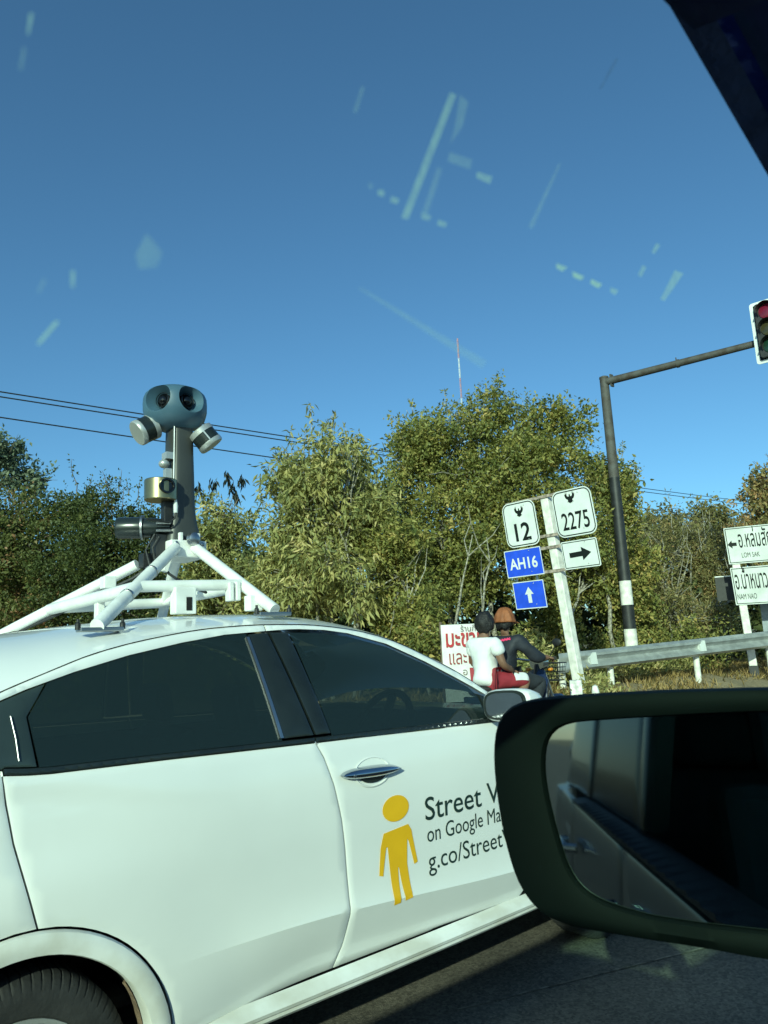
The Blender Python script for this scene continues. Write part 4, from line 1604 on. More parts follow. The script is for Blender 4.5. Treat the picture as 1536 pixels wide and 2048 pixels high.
# its left door mirror, seen from inside
MN = Vector((-0.9314, -0.3583, 0.0642)).normalized()
MP0 = Vector((0.5969, 0.3553, 1.245))
MU = MN.cross(Vector((0, 0, 1))).normalized()
if MU.y > 0:
    MU = -MU
MV = MU.cross(MN).normalized()
if MV.z < 0:
    MV = -MV
HO = [(-0.1528, 0.0388), (-0.1512, 0.0615), (-0.1466, 0.0817), (-0.1348, 0.0938), (-0.1108, 0.0996), (-0.0454, 0.1039), (0.0186, 0.1062), (0.0902, 0.1068), (0.1268, 0.1052), (0.1383, 0.0891), (0.13, 0.0049), (0.1149, -0.0824), (0.1002, -0.0962), (0.0654, -0.0979), (0.0171, -0.0958), (-0.0211, -0.0955), (-0.0616, -0.0944), (-0.0916, -0.0931), (-0.1113, -0.0888), (-0.123, -0.0797), (-0.1351, -0.0638), (-0.1447, -0.0309), (-0.1502, 0.0033)]
GO = [(-0.1027, 0.0404), (-0.0989, 0.0616), (-0.0897, 0.0727), (-0.0745, 0.0777), (-0.0254, 0.0815), (0.0364, 0.0851), (0.0879, 0.0872), (0.1173, 0.0853), (0.1205, 0.0702), (0.1134, 0.0038), (0.1014, -0.0673), (0.093, -0.0759), (0.0679, -0.0767), (0.019, -0.0775), (-0.0193, -0.0766), (-0.0473, -0.0723), (-0.0658, -0.0673), (-0.0793, -0.0581), (-0.0886, -0.0408), (-0.0964, -0.0105), (-0.1018, 0.0189)]


def polar(poly, N, c):
    out = []
    for i in range(N):
        a = 2 * PI * i / N
        d = Vector((math.cos(a), math.sin(a)))
        best = 0.0
        for j in range(len(poly)):
            p = Vector(poly[j]) - Vector(c)
            q = Vector(poly[(j + 1) % len(poly)]) - Vector(c)
            e = q - p
            den = d.x * e.y - d.y * e.x
            if abs(den) < 1e-12:
                continue
            t = (p.x * e.y - p.y * e.x) / den
            s = (p.x * d.y - p.y * d.x) / den
            if t > 0 and -1e-6 <= s <= 1 + 1e-6:
                best = max(best, t)
        out.append(best)
    # round the corners a little
    for _ in range(2):
        out = [0.25 * out[i - 1] + 0.5 * out[i] + 0.25 * out[(i + 1) % N] for i in range(N)]
    return [(c[0] + r * math.cos(2 * PI * i / N), c[1] + r * math.sin(2 * PI * i / N)) for i, r in enumerate(out)]


NP = 96
cen = (0.0, 0.005)
LH, LG = polar(HO, NP, cen), polar(GO, NP, cen)


def m3(u, v, w):
    return MP0 + MU * u + MV * v - MN * w


def ringpts(L, k, w):
    return [m3(cen[0] + (u - cen[0]) * k, cen[1] + (v - cen[1]) * k, w) for u, v in L]


rings = [ringpts(LG, 1.0, 0.012), ringpts(LG, 1.02, 0.0), ringpts([(0.5 * a[0] + 0.5 * b[0], 0.5 * a[1] + 0.5 * b[1]) for a, b in zip(LG, LH)], 1.0, -0.004),
         ringpts(LH, 0.975, -0.001), ringpts(LH, 0.995, 0.006), ringpts(LH, 1.0, 0.02), ringpts(LH, 0.99, 0.045), ringpts(LH, 0.93, 0.075), ringpts(LH, 0.78, 0.10), ringpts(LH, 0.5, 0.118), ringpts(LH, 0.1, 0.125)]
vs, fs = [], []
for r in rings:
    vs += r
for j in range(len(rings) - 1):
    for i in range(NP):
        i2 = (i + 1) % NP
        fs.append((j * NP + i, j * NP + i2, (j + 1) * NP + i2, (j + 1) * NP + i))
fs.append(tuple((len(rings) - 1) * NP + i for i in range(NP)))
mir = MB().add(vs, fs).build('side_mirror', M_HOUSING, own, smooth=True, angle=50)
MM = bpy.data.materials.new('mirror_silver')
MM.use_nodes = True
b = MM.node_tree.nodes['Principled BSDF']
b.inputs['Metallic'].default_value = 1.0
b.inputs['Roughness'].default_value = 0.03
b.inputs['Base Color'].default_value = (0.22, 0.25, 0.26, 1)
g_ = MB()
g_.add(ringpts(LG, 1.0, 0.008), [tuple(range(NP))])
g_.build('mirror_glass', MM, mir)
f_ = MB()
f_.tube([m3(0.10, -0.02, 0.05), m3(0.15, -0.045, 0.04), (0.66, 0.20, 1.16)], [0.045, 0.04, 0.045], 14)
f_.build('mirror_foot', M_HOUSING, mir, smooth=True)

# ------------------------------------------------------------------ roadside: route sign post
def plane_map(o, u, n):
    """(u, v, w): along u, up, towards the viewer along n."""
    o, u, n = Vector(o), Vector(u).normalized(), Vector(n).normalized()
    v = n.cross(u).normalized()
    if v.z < 0:
        v = -v
    return lambda a, b, w=0.0: o + u * a + v * b + n * w


def rrect(cx, cy, w, h, r, n=6):
    out = []
    for sx, sy, a0 in ((1, 1, 0), (-1, 1, 90), (-1, -1, 180), (1, -1, 270)):
        for i in range(n + 1):
            a = math.radians(a0 + 90 * i / n)
            out.append((cx + sx * (w / 2 - r) + r * math.cos(a), cy + sy * (h / 2 - r) + r * math.sin(a)))
    return out


def frame_strip(cx, cy, w, h, r, ins, t):
    a = rrect(cx, cy, w - 2 * ins, h - 2 * ins, max(0.004, r - ins))
    b = rrect(cx, cy, w - 2 * ins - 2 * t, h - 2 * ins - 2 * t, max(0.002, r - ins - t))
    n = len(a)
    return a + b, [(i, (i + 1) % n, n + (i + 1) % n, n + i) for i in range(n)]


def sign_panel(name, fm, cx, cy, w, h, r, face, line, parent, ins=0.012, t=0.012):
    m_ = MB()
    m_.prism(rrect(cx, cy, w, h, r), lambda u, v, k: fm(u, v, -0.004 + k), 0.004)
    p = m_.build(name, face, parent)
    for bv in (-0.36, 0.40):
        bo = MB()
        bo.lathe(fm(cx + 0.18 * w, cy + bv * h, 0.0), fm(0, 0, 1) - fm(0, 0, 0), [(0, 0.008), (0.006, 0.008), (0.009, 0.004)], 8)
        bo.build('bolt', M_STEEL, p)
    if line is not None:
        flat_decal('border', frame_strip(cx, cy, w, h, r, ins, t), lambda u, v: fm(u, v, 0.002), line, p)
    return p


def arrow(cx, cy, L, hw, hl, tw, ang):
    pts = [(-L / 2, -tw / 2), (L / 2 - hl, -tw / 2), (L / 2 - hl, -hw / 2), (L / 2, 0), (L / 2 - hl, hw / 2), (L / 2 - hl, tw / 2), (-L / 2, tw / 2)]
    c, s = math.cos(ang), math.sin(ang)
    P = [(cx + c * x - s * y, cy + s * x + c * y) for x, y in pts]
    return P, [(0, 1, 5, 6), (1, 2, 3), (1, 3, 5), (3, 4, 5)] if False else [(0, 1, 5, 6), (2, 3, 4)]


def crest(cx, cy, s):
    half = [(0.0, 0.62), (0.07, 0.56), (0.12, 0.44), (0.10, 0.30), (0.24, 0.24), (0.42, 0.40), (0.44, 0.98), (0.56, 0.60), (0.66, 0.92), (0.70, 0.52), (0.84, 0.70), (0.74, 0.22), (0.60, -0.02), (0.40, -0.14),
            (0.34, -0.30), (0.52, -0.52), (0.30, -0.46), (0.26, -0.66), (0.12, -0.56), (0.0, -0.74)]
    P = half + [(-x, y) for x, y in half[-2:0:-1]]
    P = [(cx + x * s, cy + y * s) for x, y in P]
    pts = [Vector(p) for p in P]
    n = len(P)
    vo, eo, fo, *_ = delaunay_2d_cdt(pts, [(i, (i + 1) % n) for i in range(n)], [], 1, 1e-7)
    return [(p[0], p[1]) for p in vo], [tuple(f) for f in fo]


RS = empty('route_sign', 'leaning white post with route plates 12 and 2275, a blue AH16 plate and arrow plates', 'road sign', (9.28, 6.72, 0.45))
tl = math.atan2(0.255, 2.37)
SU = Vector((0, -math.cos(tl), -math.sin(tl) * 0.0)).normalized()
fm0 = plane_map((9.2, 6.722, 1.132), (0, -1, 0), (-1, 0, 0))
lean = 0.255 / 2.37


def fmR(u, v, w=0.0):
    """Sign-post plane: v measured up from z = 1.132, the post leaning left."""
    p = fm0(u, v, w)
    return Vector((p.x, p.y + lean * v, p.z))


pm = MB()
vs = []
for v in (-0.75, 2.42):
    for u, w in ((-0.07, -0.035), (0.07, -0.035), (0.07, -0.165), (-0.07, -0.165)):
        vs.append(fmR(u, v, w))
pm.add(vs, [(3, 2, 1, 0), (4, 5, 6, 7), (0, 1, 5, 4), (1, 2, 6, 5), (2, 3, 7, 6), (3, 0, 4, 7)])
pm.build('post', M_POSTW, RS, bevel=0.012)
b_ = MB()
for v in (2.40, 1.785, 1.60, 1.235):
    x0, x1 = (-0.75, 0.62) if v > 2.3 else ((-0.2, 0.2) if v > 1.7 else ((-0.34, 0.22)))
    b_ = MB()
    b_.add([fmR(x0, v, -0.012), fmR(x1, v, -0.012), fmR(x1, v + 0.045, -0.012), fmR(x0, v + 0.045, -0.012), fmR(x0, v, -0.032), fmR(x1, v, -0.032), fmR(x1, v + 0.045, -0.032), fmR(x0, v + 0.045, -0.032)],
           [(0, 1, 2, 3), (7, 6, 5, 4), (0, 4, 5, 1), (1, 5, 6, 2), (2, 6, 7, 3), (3, 7, 4, 0)])
    b_.build('crossbar', mat('rusty_bar', (0.36, 0.29, 0.24), 0.7, var=0.25, scale=20), RS)
# plates (u to the right, v up from 1.132; the lean is taken out through u)
p = sign_panel('route_plate', fmR, -0.50, 2.065, 0.66, 0.73, 0.13, M_SIGNW, M_SIGNK, RS, 0.018, 0.017)
flat_decal('lettering', fit_text('12', -0.635, -0.325, 1.80, 0.29, bold=0.022), lambda u, v: fmR(u, v, 0.003), M_SIGNK, p)
flat_decal('crest', crest(-0.49, 2.255, 0.112), lambda u, v: fmR(u, v, 0.003), M_SIGNK, p)
p = sign_panel('route_plate', fmR, 0.52, 2.085, 0.70, 0.72, 0.13, M_SIGNW, M_SIGNK, RS, 0.018, 0.017)
flat_decal('lettering', fit_text('2275', 0.285, 0.765, 1.835, 0.27, bold=0.012), lambda u, v: fmR(u, v, 0.003), M_SIGNK, p)
flat_decal('crest', crest(0.50, 2.305, 0.112), lambda u, v: fmR(u, v, 0.003), M_SIGNK, p)
p = sign_panel('highway_plate', fmR, -0.565, 1.447, 0.73, 0.44, 0.012, M_SIGNB, M_SIGNW, RS, 0.0, 0.014)
flat_decal('lettering', fit_text('AH16', -0.85, -0.295, 1.355, 0.18, bold=0.022), lambda u, v: fmR(u, v, 0.003), M_SIGNW, p)
p = sign_panel('arrow_plate', fmR, -0.555, 0.935, 0.61, 0.43, 0.012, M_SIGNB, M_SIGNW, RS, 0.0, 0.014)
flat_decal('arrow', arrow(-0.555, 0.935, 0.25, 0.17, 0.115, 0.07, PI / 2), lambda u, v: fmR(u, v, 0.003), M_SIGNW, p)
p = sign_panel('arrow_plate', fmR, 0.50, 1.455, 0.63, 0.42, 0.03, M_SIGNW, M_SIGNK, RS, 0.016, 0.012)
flat_decal('arrow', arrow(0.50, 1.455, 0.38, 0.20, 0.16, 0.075, 0.03), lambda u, v: fmR(u, v, 0.003), M_SIGNK, p)
for u in (-0.76, -0.36):
    b_ = MB()
    b_.add([fmR(u - 0.02, 1.15, -0.008), fmR(u + 0.02, 1.15, -0.008), fmR(u + 0.02, 1.24, -0.008), fmR(u - 0.02, 1.24, -0.008)], [(0, 1, 2, 3)])
    b_.build('hanger', M_STEEL, RS)

# ------------------------------------------------------------------ traffic light on a cantilever pole
TL = empty('traffic_light', 'black and white banded pole with a long arm carrying a traffic light head', 'traffic light', (13.015, 8.056, 0.5))
PX, PY = 13.015, 8.056
for nm, z0, z1, m_ in (('band', 0.35, 1.134, M_POLEK), ('band', 1.134, 1.488, M_POSTW), ('band', 1.488, 1.952, M_POLEK), ('band', 1.952, 2.421, M_POSTW), ('pole', 2.421, 4.5, M_POLEK), ('pole', 4.5, 6.62, M_POLEG)):
    b_ = MB()
    b_.lathe((PX, PY, z0), (0, 0, 1), [(0, 0.128 - 0.006 * z0), (z1 - z0, 0.128 - 0.006 * z1)], 20)
    b_.build(nm, m_, TL, smooth=True)
b_ = MB()
b_.lathe((PX, PY, 6.60), (0, 0, 1), [(0, 0.095), (0.03, 0.095), (0.05, 0.05), (0.06, 0.0)], 16)
b_.box((PX + 0.04, PY - 0.15, 6.52), (0.10, 0.03, 0.26))
b_.build('pole_cap', M_POLEG, TL, smooth=True)
AE = Vector((13.70, 4.9, 6.517))
b_ = MB()
b_.tube([(PX, PY - 0.05, 6.517), tuple(Vector((PX, PY, 6.517)).lerp(AE, 0.5)), tuple(AE)], [0.078, 0.07, 0.062], 14)
arm = b_.build('arm', M_POLEG, TL, smooth=True)
b_ = MB()
q = Vector((PX, PY, 6.517)).lerp(AE, 0.45)
b_.lathe(q, (AE - Vector((PX, PY, 6.517))), [(0, 0.082), (0.05, 0.082)], 14)
b_.tube([q + Vector((0, 0, -0.05)), q + Vector((0, 0, 0.13))], 0.012, 6)
b_.build('arm_collar', M_POLEG, arm, smooth=True)
fmS = plane_map((13.42, 5.20, 6.04), (0.13, -0.99, 0), (-0.99, -0.13, 0))
b_ = MB()
b_.prism(rrect(0.30, 0.58, 0.60, 1.16, 0.05), lambda u, v, k: fmS(u, v, -0.01 + k), 0.01)
bb = b_.build('backboard', M_SIGNK, TL)
flat_decal('border', frame_strip(0.30, 0.58, 0.60, 1.16, 0.05, 0.0, 0.06), lambda u, v: fmS(u, v, 0.003), M_SIGNW, bb)
b_ = MB()
b_.prism(rrect(0.30, 0.58, 0.40, 1.0, 0.04), lambda u, v, k: fmS(u, v, 0.004 + k), 0.10)
hs = b_.build('signal_head', M_POLEK, TL)
nS = Vector((-0.99, -0.13, 0)).normalized()
for k, (v, cc) in enumerate(((0.90, (0.16, 0.01, 0.03)), (0.58, (0.05, 0.045, 0.02)), (0.26, (0.01, 0.04, 0.025)))):
    b_ = MB()
    b_.lathe(fmS(0.30, v, 0.10), nS, [(0.0, 0.14), (0.02, 0.135), (0.035, 0.08), (0.04, 0.0)], 24, caps=False)
    b_.build('signal_lens', mat('lens_%d' % k, cc, 0.15, var=0.1), hs, smooth=True)
    b_ = MB()
    vs = []
    for a in frange(-20, 200, 18):
        ca, sa = math.cos(math.radians(a)), math.sin(math.radians(a))
        for w in (0.10, 0.26 if 0 < a < 180 else 0.16):
            vs.append(fmS(0.30 + 0.15 * ca, v + 0.15 * sa, w))
    b_.add(vs, [(2 * i, 2 * i + 1, 2 * i + 3, 2 * i + 2) for i in range(18)])
    b_.build('visor', M_POLEK, hs, smooth=True)

# ------------------------------------------------------------------ two-row town direction sign
DS = empty('direction_sign', 'white two-plate direction sign with Thai place names on white posts behind the guard rail', 'road sign', (15.29, 6.733, 0.5))
dn = Vector((-15.29, -6.733, 0)).normalized()
fmD = plane_map((15.29, 6.733, 0), (0.403, -0.915, 0), dn)


def fmDl(u, v, w=0.0):
    p = fmD(u - 0.035 * (v - 2.6), v, w)
    return p


pl = sign_panel('town_plate', fmDl, 0.62, 3.075, 1.76, 0.75, 0.012, M_SIGNG, M_SIGNK, DS, 0.02, 0.014)
flat_decal('lettering', fit_text('อ.หล่มสัก', -0.02, 0.50, 3.025, 0.355, ref='อ.หล่มสั', bold=0.008), lambda u, v: fmDl(u, v, 0.003), M_SIGNK, pl)
flat_decal('lettering', fit_text('LOM SAK', 0.0, 0.33, 2.815, 0.105), lambda u, v: fmDl(u, v, 0.003), M_SIGNK, pl)
flat_decal('arrow', arrow(-0.145, 3.10, 0.17, 0.17, 0.085, 0.07, PI), lambda u, v: fmDl(u, v, 0.003), M_SIGNK, pl)
pl = sign_panel('town_plate', fmDl, 0.62, 2.245, 1.76, 0.76, 0.012, M_SIGNG, M_SIGNK, DS, 0.02, 0.014)
flat_decal('lettering', fit_text('อ.น้ำหนาว', -0.205, 0.385, 2.185, 0.385, bold=0.008), lambda u, v: fmDl(u, v, 0.003), M_SIGNK, pl)
flat_decal('lettering', fit_text('NAM NAO', -0.205, 0.145, 1.975, 0.115), lambda u, v: fmDl(u, v, 0.003), M_SIGNK, pl)
for u in (-0.135, 1.30):
    b_ = MB()
    vs = []
    for v in (0.35, 3.3):
        for a, w in ((u - 0.075, -0.02), (u + 0.075, -0.02), (u + 0.075, -0.16), (u - 0.075, -0.16)):
            vs.append(fmDl(a, v, w))
    b_.add(vs, [(3, 2, 1, 0), (4, 5, 6, 7), (0, 1, 5, 4), (1, 2, 6, 5), (2, 3, 7, 6), (3, 0, 4, 7)])
    b_.build('post', M_POSTW, DS, bevel=0.02)
    b_ = MB()
    vs = []
    for v in (0.35, 0.66):
        for a, w in ((u - 0.085, -0.012), (u + 0.085, -0.012), (u + 0.085, -0.17), (u - 0.085, -0.17)):
            vs.append(fmDl(a, v, w))
    b_.add(vs, [(3, 2, 1, 0), (4, 5, 6, 7), (0, 1, 5, 4), (1, 2, 6, 5), (2, 3, 7, 6), (3, 0, 4, 7)])
    b_.build('post_base', M_POLEK, DS)
BS = empty('sign_back', 'dark back of another sign half hidden behind the town direction sign', 'road sign', (16.0, 7.2, 0.5))
fmB = plane_map((16.05, 7.06, 0), (0.403, -0.915, 0), dn)
b_ = MB()
b_.prism(rrect(0.2, 2.25, 1.6, 0.5, 0.02), lambda u, v, k: fmB(u, v, k), 0.012)
bk = b_.build('panel', M_POLEK, BS)
b_ = MB()
b_.prism([(-0.6, 2.505), (1.0, 2.505), (1.0, 2.525), (-0.6, 2.525)], lambda u, v, k: fmB(u, v, k), 0.02)
b_.build('panel_edge', M_STEEL, bk)
b_ = MB()
b_.prism([(0.20, 0.3), (0.36, 0.3), (0.36, 2.4), (0.20, 2.4)], lambda u, v, k: fmB(u, v, -0.14 + k), 0.13)
b_.build('post', mat('blue_grey_post', (0.30, 0.34, 0.38), 0.7, var=0.08), BS)

# ------------------------------------------------------------------ guard rail
GR = empty('guard_rail', 'grey steel guard rail with white reflectors along the grassy bank', 'guard rail', (12.6, 6.98, 0.5))
GA, GB = Vector((9.95, 7.53, 0)), Vector((15.28, 6.43, 0))
gd = (GB - GA).normalized()
gn = Vector((gd.y, -gd.x, 0))
if gn.y > 0:
    gn = -gn


def gtop(s):
    return 1.135 + 0.0345 * s


prof = [(0.0, 0.0), (0.035, -0.02), (0.085, -0.045), (0.085, -0.085), (0.02, -0.125), (0.0, -0.155), (0.02, -0.185), (0.085, -0.225), (0.085, -0.265), (0.035, -0.29), (0.0, -0.31)]
SS = [0.0, 0.15, 0.4, 0.8] + frange(1.2, 12.0, 24)
vs = []
for s in SS:
    fl = sstep(-0.2, 0.8, s)
    for w, z in prof:
        p = GA + gd * s + gn * (0.04 + w * fl)
        vs.append((p.x, p.y, gtop(s) + z))
n = len(prof)
fs = [(i * n + k, i * n + k + 1, (i + 1) * n + k + 1, (i + 1) * n + k) for i in range(len(SS) - 1) for k in range(n - 1)]
beam = MB().add(vs, fs).build('rail_beam', M_GALV, GR, smooth=True, angle=50)
e_ = MB()
p0 = GA + gn * 0.047
e_.add([p0 + Vector((0, 0, 0.985)) + gd * 0.02, p0 + gd * 0.10 + Vector((0, 0, 0.985)), p0 + gd * 0.10 + Vector((0, 0, 0.86)), p0 + gd * 0.02 + Vector((0, 0, 0.86))], [(0, 1, 2, 3)])
e_.build('end_reflector', M_SIGNW, beam)
for s in (0.15, 1.22, 3.38, 5.5, 7.5, 9.5, 11.5):
    p = GA + gd * s - gn * 0.08
    b_ = MB()
    b_.lathe((p.x, p.y, 0.25), (0, 0, 1), [(0, 0.055), (gtop(s) - 0.35, 0.055)], 12)
    po = b_.build('rail_post', M_POSTW, GR, smooth=True)
    if s > 0.2:
        q = GA + gd * (s - 0.52 if s < 2 else s) + gn * 0.045
        b_ = MB()
        z = gtop(s - 0.52 if s < 2 else s) - 0.135
        t3 = gn * 0.085 + gd * -0.02
        P = [q + gd * -0.07 + Vector((0, 0, z - 0.09)), q + gd * 0.075 + Vector((0, 0, z - 0.09)), q + gd * 0.05 + Vector((0, 0, z + 0.10)), q + gd * -0.02 + Vector((0, 0, z + 0.10)), q + gd * -0.09 + Vector((0, 0, z + 0.02))]
        b_.add([a + t3 for a in P] + P, [(0, 1, 2, 3, 4), (5, 6, 1, 0), (6, 7, 2, 1), (7, 8, 3, 2), (8, 9, 4, 3), (9, 5, 0, 4)])
        b_.build('reflector', M_SIGNW, po)

# two short white marker stones in front of the rail end
M_STONE = mat('chipped_white_paint', (0.78, 0.78, 0.74), 0.8, var=0.18, scale=16, bump=0.4, bscale=30)
for k, (x, y, w, h, lab) in enumerate(((8.40, 6.09, 0.13, 0.24, 'chipped white block marker below the guard rail end beside the motorcycle basket'), (8.60, 5.93, 0.09, 0.25, 'slim white rounded marker post right of the chipped white block'))):
    b_ = MB()
    z0 = gz(x, y) + 0.22
    if k == 0:
        b_.box((x, y, z0 + h / 2 + 0.08), (w, w * 1.2, h), Matrix.Rotation(0.7, 3, 'Z'))
        b_.box((x + 0.01, y, z0 - 0.1), (w * 0.5, w * 0.5, 0.42))
    else:
        b_.lathe((x, y, z0 - 0.3), (0, 0, 1), [(0, 0.05), (h + 0.26, 0.048), (h + 0.32, 0.035), (h + 0.34, 0.0)], 12)
    o = b_.build('marker_block' if k == 0 else 'marker_post', M_STONE, None, bevel=0.012 if k == 0 else 0)
    if k == 0:
        bo = MB()
        bo.prism([(-0.02, 0.03), (0.0, 0.0), (0.03, 0.02), (0.01, 0.06), (-0.03, 0.07)], lambda u, v, q: Vector((x - 0.075 + q, y - 0.06 - u, z0 + 0.18 + v)), 0.004)
    tag(o, lab, 'marker')

# ------------------------------------------------------------------ shop banner behind the riders
BN = empty('shop_banner', 'white cloth shop banner with red Thai lettering behind the two riders', 'banner', (7.1, 6.75, 0.4))
fmN = plane_map((6.76, 6.90, 1.0), (0.74, -0.62, 0.0), (-0.62, -0.74, 0))
vs, fs = [], []
NU, NV = 14, 10
for j in range(NV + 1):
    for i in range(NU + 1):
        u, v = 0.62 * i / NU, -0.35 + 0.97 * j / NV
        vs.append(fmN(u, v, 0.008 * math.sin(7 * u + 3 * v) - 0.006))
fs = [(j * (NU + 1) + i, j * (NU + 1) + i + 1, (j + 1) * (NU + 1) + i + 1, (j + 1) * (NU + 1) + i) for j in range(NV) for i in range(NU)]
cl = MB().add(vs, fs).build('cloth', mat('banner_cloth', (0.74, 0.74, 0.72), 0.8, var=0.04, bump=0.1), BN, smooth=True)
flat_decal('lettering', fit_text('ร้านกิ๊บ', 0.25, 0.50, 0.53, None), lambda u, v: fmN(u, v, 0.014), mat('grey_print', (0.18, 0.12, 0.12), 0.6), cl)
flat_decal('lettering', fit_text('มะขาม', 0.055, 0.56, 0.34, 0.22, bold=0.02), lambda u, v: fmN(u, v, 0.014), M_RED, cl)
flat_decal('lettering', fit_text('และแก้ว', 0.085, 0.58, 0.12, 0.18), lambda u, v: fmN(u, v, 0.014), mat('red_print_dark', (0.30, 0.03, 0.03), 0.6), cl)
flat_decal('lettering', fit_text('อ ม', 0.25, 0.41, -0.02, None), lambda u, v: fmN(u, v, 0.014), mat('grey_print', (0.2, 0.1, 0.1), 0.6), cl)
for u in (0.0, 0.62):
    b_ = MB()
    b_.tube([fmN(u, -0.8, -0.02), fmN(u, 0.66, -0.02)], 0.018, 8)
    b_.build('banner_pole', M_BARK, BN, smooth=True)
# ------------------------------------------------------------------ trees and shrubs
def unit(v):
    return v / np.maximum(np.linalg.norm(v, axis=-1, keepdims=True), 1e-9)


def leaf_arrays(P, A, L, Wd, rng, curl=0.25):
    """Folded pointed leaves: base points P, directions A, lengths L, widths Wd."""
    n = len(P)
    up_ = unit(rng.normal(size=(n, 3)) + np.array((0, 0, 0.6)))
    S = unit(np.cross(A, up_))
    N = np.cross(S, A)
    V = np.empty((n, 4, 3))
    V[:, 0] = P
    V[:, 1] = P + A * (L * 0.42)[:, None] - S * (Wd * 0.5)[:, None] + N * (Wd * 0.18)[:, None]
    V[:, 2] = P + A * (L * 0.42)[:, None] + S * (Wd * 0.5)[:, None] + N * (Wd * 0.18)[:, None]
    V[:, 3] = P + A * L[:, None] - N * (L * curl * 0.5)[:, None]
    b = np.arange(n)[:, None] * 4
    F = np.concatenate([b + np.array([[0, 3, 1]]), b + np.array([[0, 2, 3]])], axis=1).reshape(-1, 3)
    return V.reshape(-1, 3), F


def crown(lobes, n, L, Wd, droop, rng, per=26, cr=0.2, shell=0.55, tint=(0.5, 0.22), gap=0.0, ymul=1.0, up_bias=0.15):
    """Leaf sprays spread through the outer volume of overlapping lobes (x, y, z, r horizontal, r vertical)."""
    lob = np.array(lobes)
    wgt = (lob[:, 3] * lob[:, 4])
    wgt = wgt / wgt.sum()
    nc = max(1, n // per)
    k = rng.choice(len(lob), nc, p=wgt)
    d = unit(rng.normal(size=(nc, 3)))
    r = shell + (1 - shell) * rng.random(nc) ** 0.55
    r *= 1 + 0.10 * rng.normal(size=nc)
    R = np.stack([lob[k, 3], lob[k, 3] * ymul, lob[k, 4]], 1)
    C = lob[k, :3] + d * R * r[:, None]
    if gap:
        f = np.sin(2.9 * C[:, 0] + 1.3) + np.sin(3.4 * C[:, 2] + 0.7 * C[:, 0]) + np.sin(3.1 * C[:, 1] - 1.1)
        keep = f > -3 + 6 * gap * rng.random(nc) * 1.0
        C, d, k = C[keep], d[keep], k[keep]
        nc = len(C)
    ct = np.clip(rng.normal(tint[0], tint[1] * 0.7, nc), 0, 1)
    # a spray: leaves set along a short twig pointing out and up, then hanging
    tw = unit(d * 0.9 + rng.normal(size=(nc, 3)) * 0.6 + np.array((0, 0, 0.35)))
    idx = np.repeat(np.arange(nc), per)
    m = len(idx)
    t = rng.random(m)
    P = C[idx] + tw[idx] * ((t - 0.5) * cr * 2.0)[:, None] + rng.normal(size=(m, 3)) * cr * 0.33
    A = unit(tw[idx] * 0.45 + rng.normal(size=(m, 3)) * (0.75 - 0.35 * min(1, droop)) + np.array((0, 0, -droop + up_bias)))
    cs = 0.7 + 0.6 * rng.random(nc)
    s = (0.55 + 0.7 * rng.random(m)) * cs[idx]
    V, F = leaf_arrays(P, A, L * s, Wd * s * (0.8 + 0.4 * rng.random(m)), rng)
    tn = np.clip(ct[idx] + rng.normal(0, tint[1] * 0.6, m), 0, 1)
    keepz = P[:, 2] > 0.1
    return V, F, np.repeat(tn, 2), C, tw


def merge(parts):
    V, F, T, b = [], [], [], 0
    for v, f, t in parts:
        V.append(v)
        F.append(f + b)
        T.append(t)
        b += len(v)
    return np.concatenate(V), np.concatenate(F), np.concatenate(T)


def wander(a, b, n, amp, rr):
    a, b = Vector(a), Vector(b)
    L = (b - a).length
    pts = [a.lerp(b, i / n) for i in range(n + 1)]
    for i in range(1, n):
        pts[i] += Vector((rr.uniform(-1, 1), rr.uniform(-1, 1), rr.uniform(-0.5, 0.5))) * amp * L
    return pts


def clumpy(lobes, rng, k=7, lo=0.36, hi=0.58, reach=0.80):
    """Break smooth lobes into uneven smaller clumps."""
    out = []
    for (x, y, z, r, h) in lobes:
        for _ in range(k):
            d = unit(rng.normal(size=3)) * (0.35 + (reach - 0.35) * rng.random() ** 0.5)
            s_ = lo + (hi - lo) * rng.random()
            out.append((x + d[0] * r, y + d[1] * r, z + d[2] * h, r * s_, h * s_ * (0.8 + 0.3 * rng.random())))
        out.append((x, y, z, r * 0.6, h * 0.6))
    return out


